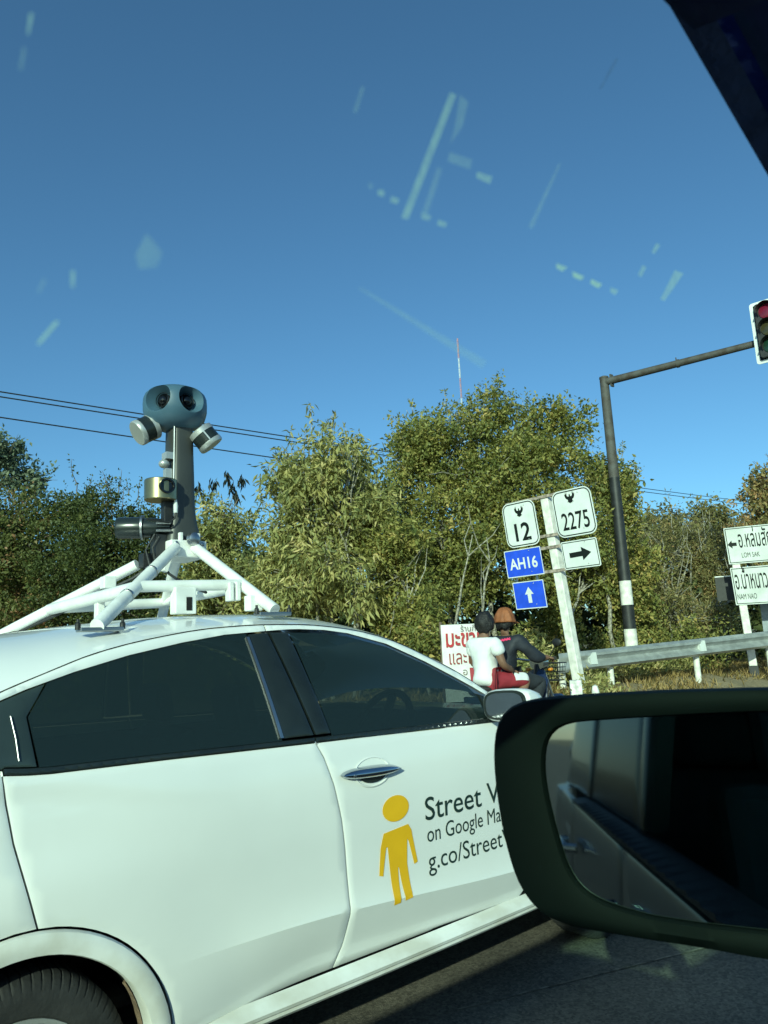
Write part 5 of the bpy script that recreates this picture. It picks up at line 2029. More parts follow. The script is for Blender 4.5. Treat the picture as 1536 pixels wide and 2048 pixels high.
def tree(name, label, cat, group, lobes, stems, n, L, Wd, droop, leafm, barkm, seed, per=26, cr=0.2, shell=0.5, tint=(0.5, 0.22), gap=0.0, ymul=1.0, twigs=9, trunk_r=0.06, sprigs=(), twr=0.012):
    rng = np.random.default_rng(seed)
    rr = random.Random(seed)
    lob = np.array(lobes)
    bx, by = stems[0]
    t = empty(name, label, cat, (bx, by, gz(bx, by)), group)
    V, F, T, C, tw = crown(clumpy(lobes, rng), n, L, Wd, droop, rng, per, cr, shell, tint, gap, ymul)
    parts = [(V, F, T)]
    mb = MB()
    for si, (sx, sy) in enumerate(stems):
        z0 = gz(sx, sy) - 0.1
        tgt = lob[np.argsort((lob[:, 0] - sx) ** 2 + (lob[:, 1] - sy) ** 2)[:max(2, len(lob) // len(stems))]]
        low = tgt[:, 2].min()
        fork = Vector((sx + rr.uniform(-0.15, 0.15), sy + rr.uniform(-0.15, 0.15), max(z0 + 0.5, low - 0.2)))
        mb.tube(wander((sx, sy, z0), fork, 4, 0.035, rr), [trunk_r * k for k in (1.15, 1.0, 0.92, 0.85, 0.78)], 7)
        for lb in tgt:
            pts = wander(fork, (lb[0], lb[1], lb[2] + 0.25 * lb[4]), 5, 0.05, rr)
            mb.tube(pts, [trunk_r * k for k in (0.7, 0.6, 0.5, 0.4, 0.3, 0.2)], 6)
            for _ in range(twigs):
                d = Vector((rr.gauss(0, 1), rr.gauss(0, 1), rr.gauss(0.35, 0.8))).normalized()
                st = pts[rr.choice((2, 3, 4, 5))]
                e = Vector((lb[0] + d.x * lb[3] * 0.98, lb[1] + d.y * lb[3] * 0.98 * ymul, lb[2] + d.z * lb[4] * 0.98))
                mb.tube(wander(st, e, 3, 0.07, rr), [twr * 1.6, twr * 1.2, twr * 0.8, twr * 0.4], 4, caps=False)
    # bare or thinly leaved shoots sticking out
    for (x, y, z, h, lx, nl) in sprigs:
        base = Vector((x, y, z))
        tip = base + Vector((lx, 0.0, h))
        pts = wander(base, tip, 4, 0.05, rr)
        mb.tube(pts, [0.012, 0.01, 0.008, 0.006, 0.003], 4, caps=False)
        if nl:
            tt = rng.random(nl) ** 0.8
            P = np.array(base) + np.outer(tt, np.array(tip - base)) + rng.normal(size=(nl, 3)) * 0.05
            A = unit(rng.normal(size=(nl, 3)) * 0.7 + np.array((0, 0, 0.35 - droop)))
            s = 0.7 + 0.5 * rng.random(nl)
            v, f = leaf_arrays(P, A, L * s, Wd * s, rng)
            parts.append((v, f, np.repeat(np.clip(rng.normal(tint[0], tint[1], nl), 0, 1), 2)))
    mb.build('trunk', barkm, t, smooth=True)
    V, F, T = merge(parts)
    o = raw_mesh('crown', V, F, T, leafm, t)
    o['kind'] = 'stuff'
    return t


G_OLIVE = leaf_mat('leaves_olive', [(0.0, (0.083, 0.109, 0.032)), (0.35, (0.188, 0.204, 0.058)), (0.7, (0.375, 0.340, 0.100)), (1.0, (0.600, 0.435, 0.158))])
G_YELL = leaf_mat('leaves_yellow_green', [(0.0, (0.106, 0.125, 0.044)), (0.35, (0.251, 0.263, 0.094)), (0.7, (0.488, 0.438, 0.165)), (1.0, (0.686, 0.550, 0.264))])
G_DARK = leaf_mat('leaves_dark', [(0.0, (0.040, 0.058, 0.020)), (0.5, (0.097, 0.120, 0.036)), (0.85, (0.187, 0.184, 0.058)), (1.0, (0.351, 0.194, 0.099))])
G_DRY = leaf_mat('leaves_dry', [(0.0, (0.115, 0.116, 0.045)), (0.4, (0.253, 0.231, 0.090)), (0.75, (0.391, 0.297, 0.130)), (1.0, (0.529, 0.308, 0.140))])
G_GREY = leaf_mat('leaves_grey_green', [(0.0, (0.075, 0.112, 0.075)), (0.5, (0.165, 0.210, 0.135)), (1.0, (0.330, 0.345, 0.210))])
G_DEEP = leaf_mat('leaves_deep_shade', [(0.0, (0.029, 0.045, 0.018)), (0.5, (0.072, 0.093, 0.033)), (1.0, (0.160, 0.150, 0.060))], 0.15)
G_POD = leaf_mat('leaves_blackish', [(0.0, (0.012, 0.018, 0.016)), (1.0, (0.035, 0.045, 0.035))])

TREES = {
    'A': [(5.84, 25.49, 8.11, 1.01, 0.73), (5.19, 26.13, 7.76, 0.97, 1.14), (6.22, 25.38, 7.22, 1.14, 0.65)],
    'B': [(4.18, 17.74, 4.25, 1.28, 0.9), (4.45, 17.07, 3.57, 1.3, 1.19), (3.65, 17.81, 3.3, 1.3, 1.41), (4.31, 16.77, 2.47, 1.36, 0.84)],
    'C': [(5.49, 15.36, 4.2, 0.89, 0.84), (5.03, 15.3, 3.28, 1.12, 1.01), (6.01, 14.64, 3.65, 0.77, 0.98), (5.49, 14.58, 2.42, 1.28, 0.79), (4.82, 16.3, 4.35, 0.64, 0.75)],
    'D': [(7.06, 13.4, 4.0, 0.66, 0.66), (6.91, 13.33, 3.12, 0.89, 0.84), (6.52, 13.42, 2.44, 0.88, 0.78), (7.34, 12.72, 2.48, 0.78, 0.78)],
    'E': [(8.0, 10.86, 4.57, 0.7, 0.75), (7.47, 11.11, 3.72, 0.87, 0.87), (8.35, 10.78, 3.63, 0.89, 1.07), (7.09, 11.23, 2.89, 0.8, 0.89), (7.62, 10.61, 2.49, 0.97, 0.79), (8.75, 10.76, 4.54, 0.48, 0.77), (7.31, 11.33, 4.49, 0.37, 0.56)],
    'E2': [(8.77, 9.93, 2.36, 0.8, 0.98), (8.53, 8.96, 1.61, 0.49, 0.58), (8.76, 10.28, 3.12, 0.74, 0.74)],
    'F': [(11.66, 11.63, 6.15, 1.21, 0.86), (12.76, 10.7, 6.14, 1.03, 0.8), (13.4, 9.93, 5.93, 1.02, 0.85), (10.93, 11.86, 5.0, 1.0, 1.23), (11.91, 10.81, 4.78, 1.43, 1.21), (13.01, 9.91, 4.6, 1.32, 1.32), (11.06, 11.15, 3.55, 1.18, 0.96), (12.35, 10.02, 3.69, 1.18, 0.75), (12.92, 9.28, 3.61, 0.95, 0.95), (11.5, 10.5, 2.7, 0.8, 0.75), (12.5, 9.7, 2.6, 0.7, 0.75)],
    'G': [(14.84, 9.36, 4.92, 0.81, 0.81), (14.59, 9.15, 3.7, 0.73, 1.05), (13.79, 9.36, 2.69, 0.71, 1.01), (14.86, 8.99, 2.23, 0.72, 1.03), (12.99, 9.63, 2.06, 0.69, 0.89)],
    'H': [(17.78, 9.81, 3.09, 0.71, 1.41), (19.32, 9.78, 3.28, 0.81, 1.49), (19.87, 9.41, 2.85, 0.74, 1.49), (16.08, 8.89, 1.78, 0.92, 0.8), (17.88, 8.73, 1.63, 0.85, 0.73)],
    'I': [(21.68, 8.72, 4.88, 0.78, 0.85), (21.94, 8.32, 5.63, 0.85, 0.85), (21.55, 9.08, 3.85, 0.71, 0.85)],
    'J': [(30.27, 17.28, 5.47, 1.78, 1.56), (32.74, 16.4, 5.94, 1.84, 1.38), (33.99, 15.4, 5.64, 1.61, 1.15)],
}
GT = 'trees behind the roadside bank'
GS = 'shrubs along the roadside bank'
tree('tree', 'pale grey green tree top showing above the far left bush', 'tree', GT, TREES['A'], [(5.6, 25.8)], 5200, 0.17, 0.10, 0.1, G_GREY, M_BARK, 1, trunk_r=0.14, cr=0.28, gap=0.22)
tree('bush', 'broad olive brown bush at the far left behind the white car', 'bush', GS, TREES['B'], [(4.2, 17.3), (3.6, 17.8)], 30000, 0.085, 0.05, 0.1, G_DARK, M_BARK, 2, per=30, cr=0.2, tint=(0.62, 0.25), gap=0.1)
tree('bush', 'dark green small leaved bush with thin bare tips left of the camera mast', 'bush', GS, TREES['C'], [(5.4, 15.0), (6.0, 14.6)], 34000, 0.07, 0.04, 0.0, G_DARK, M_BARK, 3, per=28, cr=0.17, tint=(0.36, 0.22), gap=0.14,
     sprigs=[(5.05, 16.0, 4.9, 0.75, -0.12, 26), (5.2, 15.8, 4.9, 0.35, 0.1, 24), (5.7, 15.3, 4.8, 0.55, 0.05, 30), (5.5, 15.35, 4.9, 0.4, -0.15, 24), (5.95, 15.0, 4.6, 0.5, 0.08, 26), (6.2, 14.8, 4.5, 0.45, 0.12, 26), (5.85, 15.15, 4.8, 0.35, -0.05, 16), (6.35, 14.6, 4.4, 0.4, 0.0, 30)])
td = tree('bush', 'yellow green shrub right of the camera mast with blackish drooping tips', 'bush', GS, TREES['D'], [(7.0, 13.2)], 17000, 0.115, 0.042, 0.55, G_YELL, M_BARK, 4, per=24, cr=0.2, tint=(0.42, 0.22), gap=0.12)
rng = np.random.default_rng(44)
pods = []
for (px_, py_, pz_) in ((6.75, 13.7, 4.75), (7.0, 13.55, 4.85), (7.22, 13.4, 4.98), (7.3, 13.3, 4.75), (7.46, 13.2, 4.92), (6.6, 13.8, 4.6), (7.38, 13.25, 4.6)):
    k = 18
    P = np.array((px_, py_, pz_)) + rng.normal(size=(k, 3)) * np.array((0.035, 0.035, 0.07))
    A = unit(rng.normal(size=(k, 3)) * 0.3 + np.array((0, 0, -1.0)))
    v, f = leaf_arrays(P, A, np.full(k, 0.19), np.full(k, 0.05), rng)
    pods.append((v, f, np.repeat(rng.random(k), 2)))
V, F, T = merge(pods)
o = raw_mesh('dark_tips', V, F, T, G_POD, td)
o['kind'] = 'stuff'
SPE = [(7.75, 11.0, 5.0, 0.95, -0.05, 40), (8.05, 10.85, 5.1, 0.7, 0.05, 44), (7.45, 11.2, 4.7, 0.7, -0.08, 34), (7.25, 11.35, 4.6, 0.5, -0.1, 30), (8.3, 10.8, 5.0, 0.55, 0.06, 36), (7.95, 10.9, 5.1, 0.5, 0.0, 30), (8.55, 10.75, 5.1, 0.35, 0.03, 40), (7.1, 11.45, 4.2, 0.5, -0.12, 24), (6.95, 11.5, 3.9, 0.45, -0.1, 20), (7.6, 11.1, 4.9, 0.55, 0.02, 30)]
tree('tree', 'airy yellow green young tree with long drooping leaves and pale thin stems', 'tree', GT, TREES['E'], [(7.85, 10.8), (7.72, 10.9), (8.3, 10.6), (7.3, 11.1), (8.0, 10.4)], 21000, 0.15, 0.042, 0.75, G_YELL, M_BARKP, 5, per=20, cr=0.22, tint=(0.50, 0.22), gap=0.2, trunk_r=0.034, sprigs=SPE, twigs=16, shell=0.4, twr=0.014)
tree('bush', 'yellowish low shrub behind the sloping windscreen of the white car', 'bush', GS, TREES['E2'], [(8.75, 10.0), (8.5, 9.0)], 15000, 0.10, 0.045, 0.35, G_OLIVE, M_BARKP, 6, per=22, cr=0.18, tint=(0.5, 0.22), gap=0.16, trunk_r=0.03)
SPF = [(12.9, 10.6, 6.75, 0.35, 0.05, 26), (13.2, 10.2, 6.55, 0.45, 0.05, 30), (11.9, 11.5, 6.8, 0.35, -0.05, 24), (13.7, 9.7, 6.5, 0.3, 0.05, 26), (11.2, 11.9, 6.6, 0.35, -0.1, 24), (12.5, 10.9, 6.7, 0.3, 0.0, 24), (10.8, 12.2, 6.3, 0.3, -0.1, 20)]
tree('tree', 'large round olive green tree standing tallest behind the route sign', 'tree', GT, TREES['F'], [(12.0, 10.7), (11.2, 11.2), (12.9, 9.7)], 74000, 0.10, 0.05, 0.25, G_OLIVE, M_BARKP, 7, per=26, cr=0.2, tint=(0.46, 0.22), gap=0.14, trunk_r=0.06, twigs=14, shell=0.5, sprigs=SPF, twr=0.014)
tree('tree', 'narrow leafy tree behind the banded traffic light pole', 'tree', GT, TREES['G'], [(13.6, 8.7), (12.4, 8.9)], 34000, 0.09, 0.045, 0.2, G_OLIVE, M_BARKP, 8, per=24, cr=0.18, tint=(0.52, 0.25), gap=0.14, trunk_r=0.045,
     sprigs=[(14.2, 8.55, 5.2, 0.4, 0.1, 22), (14.45, 8.5, 4.7, 0.4, 0.15, 20)])
SPH = [(16 + 0.42 * i, 9.9 - 0.12 * i, 3.4 + 0.5 * math.sin(i * 2.1), 0.9 + 0.4 * math.sin(i * 1.7), 0.08 * math.sin(i), 26) for i in range(12)]
tree('shrub', 'tall dry brownish reedy shrub between the light pole and the town sign', 'shrub', GS, TREES['H'], [(17.5, 9.6), (18.6, 9.6), (19.6, 9.4), (16.2, 8.9)], 26000, 0.10, 0.034, 0.1, G_DRY, M_BARKP, 9, per=20, cr=0.22, tint=(0.4, 0.25), gap=0.2, trunk_r=0.025, twigs=16, sprigs=SPH, shell=0.3)
tree('tree', 'orange brown leaved tree above the town direction sign', 'tree', GT, TREES['I'], [(21.7, 8.8)], 9000, 0.13, 0.07, 0.2, G_DRY, M_BARK, 10, per=22, cr=0.22, tint=(0.62, 0.25), gap=0.16, trunk_r=0.07)
tree('tree', 'distant dull green tree seen through the gap right of the light pole', 'tree', GT, TREES['J'], [(31.5, 16.8), (33.6, 15.6)], 12000, 0.2, 0.11, 0.1, G_DRY, M_BARK, 11, per=24, cr=0.4, tint=(0.35, 0.2), trunk_r=0.12)

# the wood behind: one dark mass of foliage and stems
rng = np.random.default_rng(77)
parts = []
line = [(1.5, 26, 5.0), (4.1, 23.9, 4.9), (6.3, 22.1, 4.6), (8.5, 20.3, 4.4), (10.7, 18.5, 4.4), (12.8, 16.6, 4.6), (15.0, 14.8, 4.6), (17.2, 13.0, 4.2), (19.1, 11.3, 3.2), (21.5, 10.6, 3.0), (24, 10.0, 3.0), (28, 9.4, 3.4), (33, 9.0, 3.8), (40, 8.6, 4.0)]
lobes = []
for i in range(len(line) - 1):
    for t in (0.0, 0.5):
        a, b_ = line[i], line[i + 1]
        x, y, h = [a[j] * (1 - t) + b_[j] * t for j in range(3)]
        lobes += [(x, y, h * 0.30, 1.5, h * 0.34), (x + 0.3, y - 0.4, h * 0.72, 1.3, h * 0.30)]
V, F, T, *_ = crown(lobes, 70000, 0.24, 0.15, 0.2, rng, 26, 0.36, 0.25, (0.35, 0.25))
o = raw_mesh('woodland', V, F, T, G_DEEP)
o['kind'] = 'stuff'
# low undergrowth filling the foot of the trees
lobes = []
for i in range(60):
    t = i / 59
    x = 2.5 + 13.5 * t
    y = 15.6 - 7.6 * min(1, t * 1.12) + RNG.normal() * 0.5 + 0.3
    lobes.append((x, y, 0.75 + 0.35 * RNG.random(), 0.55 + 0.3 * RNG.random(), 0.45 + 0.35 * RNG.random()))
V, F, T, *_ = crown(lobes, 44000, 0.085, 0.04, 0.15, rng, 22, 0.17, 0.4, (0.45, 0.28), 0.1)
o = raw_mesh('undergrowth', V, F, T, G_OLIVE)
o['kind'] = 'stuff'
# weeds near the rail end and along the rail
lobes = [(8.25, 5.95, 0.42, 0.34, 0.2), (8.9, 6.3, 0.52, 0.32, 0.2), (9.3, 6.0, 0.38, 0.3, 0.16), (8.0, 6.5, 0.45, 0.3, 0.2), (9.9, 6.9, 0.62, 0.4, 0.2), (10.9, 7.8, 0.72, 0.5, 0.25), (11.9, 8.1, 0.75, 0.55, 0.3), (12.8, 8.0, 0.72, 0.5, 0.25), (13.6, 7.9, 0.7, 0.5, 0.22), (14.6, 7.8, 0.65, 0.4, 0.16), (8.7, 7.4, 0.8, 0.5, 0.4), (9.5, 8.0, 0.95, 0.6, 0.5), (10.4, 8.5, 1.0, 0.6, 0.5)]
V, F, T, *_ = crown(lobes, 12000, 0.09, 0.03, -0.1, rng, 16, 0.12, 0.2, (0.55, 0.28))
o = raw_mesh('weeds', V, F, T, G_YELL)
o['kind'] = 'stuff'
n = 26000
gx = 6 + 13 * rng.random(n)
gy = 5.0 + 4.2 * rng.random(n) ** 1.2
gy = gy + 0.0
f = np.sin(gx * 2.1) + np.sin(gy * 3.3 + gx) + rng.normal(size=n) * 0.9
kk = f > np.where(gy < 6.6, 1.5, -0.3)
gx, gy = gx[kk], gy[kk]
n = len(gx)
P = np.stack([gx, gy, np.array([rough_ground(a, b) for a, b in zip(gx, gy)]) - 0.01], 1)
A = unit(rng.normal(size=(n, 3)) * 0.45 + np.array((0, 0, 1.0)))
Ls = 0.06 + 0.14 * rng.random(n) * (0.5 + 0.5 * (gy > 6.3))
V, F = leaf_arrays(P, A, Ls, 0.007 + 0.006 * rng.random(n), rng, 0.5)
o = raw_mesh('dry_grass', V, F, np.repeat(np.clip(rng.normal(0.6, 0.25, n), 0, 1), 2), leaf_mat('grass_dry', [(0.0, (0.135, 0.119, 0.036)), (0.5, (0.329, 0.238, 0.084)), (1.0, (0.538, 0.370, 0.168))], 0.25))
o['kind'] = 'stuff'
# a few bare pale stems in front of the dark hollow
for k, (a, b_) in enumerate((((10.05, 9.3, 0.6), (10.35, 9.2, 3.3)), ((9.2, 9.6, 0.6), (10.4, 9.6, 3.4)))):
    rr = random.Random(50 + k)
    mb = MB()
    pts = wander(a, b_, 6, 0.03, rr)
    mb.tube(pts, [0.03, 0.028, 0.026, 0.022, 0.018, 0.014, 0.008], 7)
    for _ in range(3):
        st = pts[rr.choice((2, 3, 4, 5))]
        mb.tube(wander(st, st + Vector((rr.uniform(-0.7, 0.9), rr.uniform(-0.5, 0.5), rr.uniform(0.5, 1.2))), 3, 0.08, rr), [0.014, 0.011, 0.008, 0.004], 5, caps=False)
    t_ = empty('sapling', ['pale bare sapling rising straight behind the white shirted rider', 'pale forked sapling leaning right in the dark hollow left of the riders'][k], 'tree', a, GT)
    mb.build('trunk', M_BARKP, t_, smooth=True)

# ------------------------------------------------------------------ power lines, far radio mast
M_WIRE = mat('wire_black', (0.02, 0.022, 0.025), 0.6)
for k, (z0, z1, lab) in enumerate(((7.56, 8.40, 'uppermost of the three dark power wires across the sky'), (7.44, 8.22, 'middle dark power wire close under the uppermost one'), (6.95, 7.30, 'lowest dark power wire well below the other two'))):
    m_ = MB()
    pts = []
    for i in range(25):
        t = i / 24
        x = -8 + 58 * t
        xx = (x - 3.9) / 37.5
        pts.append((x, 18.0, z0 + (z1 - z0) * xx + 0.00035 * (x - 3.9) * (x - 41)))
    m_.tube(pts, 0.016, 6)
    o = m_.build('power_line', M_WIRE, None, smooth=True)
    tag(o, lab, 'wire', 'power wires across the sky')
RM = empty('radio_mast', 'thin far red and white radio mast above the tallest tree', 'mast', (49.6, 46.0, 0.0))
for k in range(9):
    m_ = MB()
    z0 = 12.0 + 2.0 * k
    for a in range(3):
        w = 2 * PI * a / 3
        m_.tube([(49.4 + 0.07 * math.cos(w), 45.8 + 0.07 * math.sin(w), z0), (49.4 + 0.07 * math.cos(w), 45.8 + 0.07 * math.sin(w), z0 + 2.0)], 0.016, 5)
        w2 = w + 2 * PI / 3
        for q in range(4):
            m_.tube([(49.4 + 0.07 * math.cos(w), 45.8 + 0.07 * math.sin(w), z0 + 0.5 * q), (49.4 + 0.07 * math.cos(w2), 45.8 + 0.07 * math.sin(w2), z0 + 0.5 * q + 0.5)], 0.010, 4)
    m_.build('mast_section', M_SIGNW if k % 2 else mat('hazed_mast_red', (0.55, 0.25, 0.22), 0.6), RM)  # red paled in colour to stand in for distance haze
m_ = MB()
m_.tube([(49.4, 45.8, 0), (49.4, 45.8, 12.0)], 0.14, 6)
m_.build('mast_section', M_SIGNW, RM)
from mathutils import noise as mnoise
# ------------------------------------------------------------------ motorcycle and its two riders
MX, MY = 6.06, 5.53
MG = gz(6.4, 5.5) + 0.0          # ground under the wheels


def bk(f, l, z):
    """Motorcycle frame: forward, left, height above its ground."""
    return Vector((MX + f, MY + l, MG + z))


bike = empty('motorcycle', 'dark motorcycle with a front basket, standing at the roadside under two riders', 'motorcycle', bk(0.4, 0, 0))
M_BIKE = mat('dark_blue_paint', (0.012, 0.022, 0.06), 0.25, coat=0.4, var=0.05)
for f in (-0.10, 1.13):
    t_ = MB()
    t_.lathe(bk(f, 0.045, 0.29), (0, -1, 0), [(0.0, 0.23), (0.012, 0.27), (0.03, 0.29), (0.06, 0.29), (0.078, 0.27), (0.09, 0.23)], 40)
    w_ = t_.build('wheel', M_RUBBER, bike, smooth=True)
    t_ = MB()
    t_.lathe(bk(f, 0.04, 0.29), (0, -1, 0), [(-0.002, 0.232), (-0.004, 0.20), (0.084, 0.20), (0.082, 0.232)], 36, caps=False)
    t_.lathe(bk(f, 0.06, 0.29), (0, -1, 0), [(0, 0.06), (0.12, 0.06)], 16)
    for k in range(12):
        a = 2 * PI * k / 12
        t_.tube([bk(f, 0, 0.29), bk(f + 0.21 * math.cos(a), 0, 0.29 + 0.21 * math.sin(a))], 0.004, 4)
    t_.build('rim', M_STEEL, w_, smooth=True)
    t_ = MB()
    vs = []
    for a in frange(20, 165, 16) if f < 0 else frange(10, 170, 16):
        for l, r in ((-0.075, 0.30), (-0.05, 0.325), (0.05, 0.325), (0.075, 0.30)):
            vs.append(bk(f + r * math.cos(math.radians(a)), l, 0.29 + r * math.sin(math.radians(a))))
    t_.add(vs, [(4 * i + k, 4 * i + k + 1, 4 * i + k + 5, 4 * i + k + 4) for i in range(16) for k in range(3)])
    t_.build('mudguard', M_BIKE, bike, smooth=True)


def hull(name, rows, m, parent, n=16, e=0.7):
    """Loft of rounded sections: (f, z centre, half width, half height)."""
    vs, fs = [], []
    for f, z, w, h in rows:
        for i in range(n):
            a = 2 * PI * i / n
            c, s = math.cos(a), math.sin(a)
            vs.append(bk(f, math.copysign(abs(c) ** e, c) * w, z + math.copysign(abs(s) ** e, s) * h))
    for j in range(len(rows) - 1):
        for i in range(n):
            i2 = (i + 1) % n
            fs.append((j * n + i, j * n + i2, (j + 1) * n + i2, (j + 1) * n + i))
    fs += [tuple(range(n))[::-1], tuple((len(rows) - 1) * n + i for i in range(n))]
    return MB().add(vs, fs).build(name, m, parent, smooth=True)


hull('seat', [(-0.22, 0.72, 0.06, 0.02), (-0.18, 0.725, 0.11, 0.045), (0.0, 0.725, 0.125, 0.05), (0.25, 0.71, 0.12, 0.045), (0.5, 0.69, 0.085, 0.04), (0.58, 0.68, 0.04, 0.02)], M_BLACK, bike)
hull('tail_body', [(-0.34, 0.66, 0.03, 0.03), (-0.25, 0.62, 0.10, 0.06), (0.1, 0.58, 0.12, 0.10), (0.4, 0.55, 0.11, 0.11), (0.62, 0.50, 0.06, 0.08)], M_BIKE, bike)
hull('engine', [(0.25, 0.34, 0.08, 0.08), (0.4, 0.33, 0.13, 0.11), (0.62, 0.35, 0.11, 0.09), (0.78, 0.38, 0.05, 0.05)], M_STEEL, bike)
hull('leg_shield', [(0.70, 0.46, 0.16, 0.16), (0.76, 0.55, 0.20, 0.22), (0.84, 0.68, 0.17, 0.22), (0.90, 0.80, 0.10, 0.12)], M_BIKE, bike)
hull('headlight', [(0.86, 0.98, 0.10, 0.08), (0.93, 0.98, 0.11, 0.085), (0.98, 0.97, 0.085, 0.065), (0.995, 0.97, 0.03, 0.02)], M_CHROME, bike)
t_ = MB()
for s in (-1, 1):
    t_.tube([bk(0.90, s * 0.07, 0.86), bk(1.13, s * 0.07, 0.29)], 0.02, 8)
t_.build('fork', M_STEEL, bike, smooth=True)
t_ = MB()
t_.tube([bk(0.76, 0.34, 1.03), bk(0.80, 0.26, 1.03), bk(0.88, 0.10, 1.0), bk(0.88, -0.10, 1.0), bk(0.80, -0.26, 1.03), bk(0.76, -0.34, 1.03)], 0.013, 8)
hb = t_.build('handlebar', M_STEEL, bike, smooth=True)
for s in (-1, 1):
    t_ = MB()
    t_.tube([bk(0.745, s * 0.36, 1.03), bk(0.795, s * 0.27, 1.03)], 0.019, 8)
    t_.build('grip', M_RUBBER, hb, smooth=True)
    t_ = MB()
    t_.tube([bk(0.82, s * 0.22, 1.03), bk(0.83, s * 0.30, 1.16)], 0.006, 6)
    t_.ellipsoid(bk(0.83, s * 0.33, 1.20), (0.016, 0.065, 0.042), 14, 8)
    t_.build('mirror', M_BLACK, bike, smooth=True)
    t_ = MB()
    t_.ellipsoid(bk(0.90, s * 0.16, 0.90), (0.035, 0.035, 0.022), 12, 8)
    t_.build('indicator', mat('amber_lens', (0.6, 0.22, 0.02), 0.25), bike, smooth=True)
    t_ = MB()
    t_.tube([bk(0.35, s * 0.1, 0.28), bk(0.35, s * 0.27, 0.29)], 0.014, 6)
    t_.tube([bk(-0.02, s * 0.1, 0.36), bk(-0.02, s * 0.24, 0.37)], 0.014, 6)
    t_.build('foot_peg', M_RUBBER, bike, smooth=True)
t_ = MB()
t_.tube([bk(0.5, -0.13, 0.26), bk(0.2, -0.15, 0.28), bk(-0.05, -0.15, 0.36), bk(-0.4, -0.15, 0.42)], [0.018, 0.02, 0.04, 0.045], 10)
t_.build('exhaust', M_CHROME, bike, smooth=True)
t_ = MB()
t_.tube([bk(0.45, 0, 0.5), bk(0.70, 0, 0.50), bk(0.88, 0, 0.95)], 0.035, 8)
t_.tube([bk(0.47, 0, 0.5), bk(0.25, 0.03, 0.34), bk(-0.10, 0.07, 0.29)], 0.03, 8)
t_.tube([bk(0.47, 0, 0.5), bk(0.25, -0.03, 0.34), bk(-0.10, -0.07, 0.29)], 0.03, 8)
t_.build('frame', M_BLACK, bike, smooth=True)
# wire basket over the front wheel
t_ = MB()


def bsk(z, i, k):
    w, d = 0.105 + 0.03 * z / 0.2, 0.075 + 0.025 * z / 0.2
    P = [(-d, -w), (d, -w), (d, w), (-d, w)]
    a, b_ = P[i % 4], P[(i + 1) % 4]
    return bk(1.14 + a[0] + (b_[0] - a[0]) * k, a[1] + (b_[1] - a[1]) * k, 0.76 + z)


for z in (0.0, 0.05, 0.10, 0.15, 0.2):
    t_.tube([bsk(z, i, 0) for i in (0, 1, 2, 3, 0)], 0.006 if z == 0.2 else 0.0035, 5)
for i in range(4):
    for k in frange(0, 1, 6)[:-1]:
        t_.tube([bsk(0, i, k), bsk(0.2, i, k)], 0.003, 4)
t_.box(bk(1.14, 0, 0.765), (0.15, 0.2, 0.008))
t_.build('basket', M_BLACK, bike, smooth=True)
t_ = MB()
t_.tube([bk(-0.36, 0, 0.62), bk(-0.38, 0, 0.5)], 0.05, 4)
t_.build('number_plate', M_SIGNW, bike)


def skin(name, nodes, edges, m, parent, sub=2, root=None):
    """One continuous surface grown over a jointed skeleton: nodes name -> (point, radius)."""
    names = list(nodes)
    if root:
        names.remove(root)
        names = [root] + names
    ix = {n: i for i, n in enumerate(names)}
    me = bpy.data.meshes.new(name)
    me.from_pydata([tuple(nodes[n][0]) for n in names], [(ix[a], ix[b]) for a, b in edges], [])
    o = bpy.data.objects.new(name, me)
    COL.objects.link(o)
    mo = o.modifiers.new('s', 'SKIN')
    mo.use_smooth_shade = True
    mo.branch_smoothing = 0.6
    for n in names:
        r = nodes[n][1]
        sv = me.skin_vertices[0].data[ix[n]]
        sv.radius = r if isinstance(r, tuple) else (r, r)
        sv.use_root = (n == names[0])
    s2 = o.modifiers.new('d', 'SUBSURF')
    s2.levels = sub
    s2.render_levels = sub
    bpy.context.view_layer.update()
    dg = bpy.context.evaluated_depsgraph_get()
    new = bpy.data.meshes.new_from_object(o.evaluated_get(dg))
    bpy.data.objects.remove(o)
    bpy.data.meshes.remove(me)
    new.materials.clear()
    new.name = name
    return link(name, new, m, parent, smooth=True)


def join_mesh(o, mb):
    """Add more geometry to an object's own mesh."""
    bm = bmesh.new()
    bm.from_mesh(o.data)
    vs = [bm.verts.new(v) for v in mb.v]
    for f in mb.f:
        try:
            bm.faces.new([vs[i] for i in f]).smooth = True
        except ValueError:
            pass
    bm.to_mesh(o.data)
    bm.free()


M_SKIN = mat('brown_skin', (0.20, 0.105, 0.065), 0.55, var=0.08)
M_HAIR = mat('black_hair', (0.012, 0.011, 0.011), 0.55, var=0.3, scale=60, bump=0.5, bscale=90)
M_TEE = mat('white_cotton', (0.76, 0.77, 0.76), 0.85, var=0.04, bump=0.35, bscale=14)
M_SHORT = mat('red_shorts_cloth', (0.33, 0.028, 0.04), 0.7, var=0.12, bump=0.3, bscale=16)
M_JACK = mat('navy_jacket_cloth', (0.018, 0.022, 0.032), 0.7, var=0.15, bump=0.4, bscale=12)
M_TROU = mat('dark_trousers_cloth', (0.02, 0.024, 0.03), 0.8, var=0.15, bump=0.3)
M_DENIM = mat('blue_cloth', (0.03, 0.07, 0.2), 0.8, var=0.15)
M_CAP = mat('orange_brown_cloth', (0.30, 0.10, 0.035), 0.7, var=0.15, bump=0.3, bscale=20)


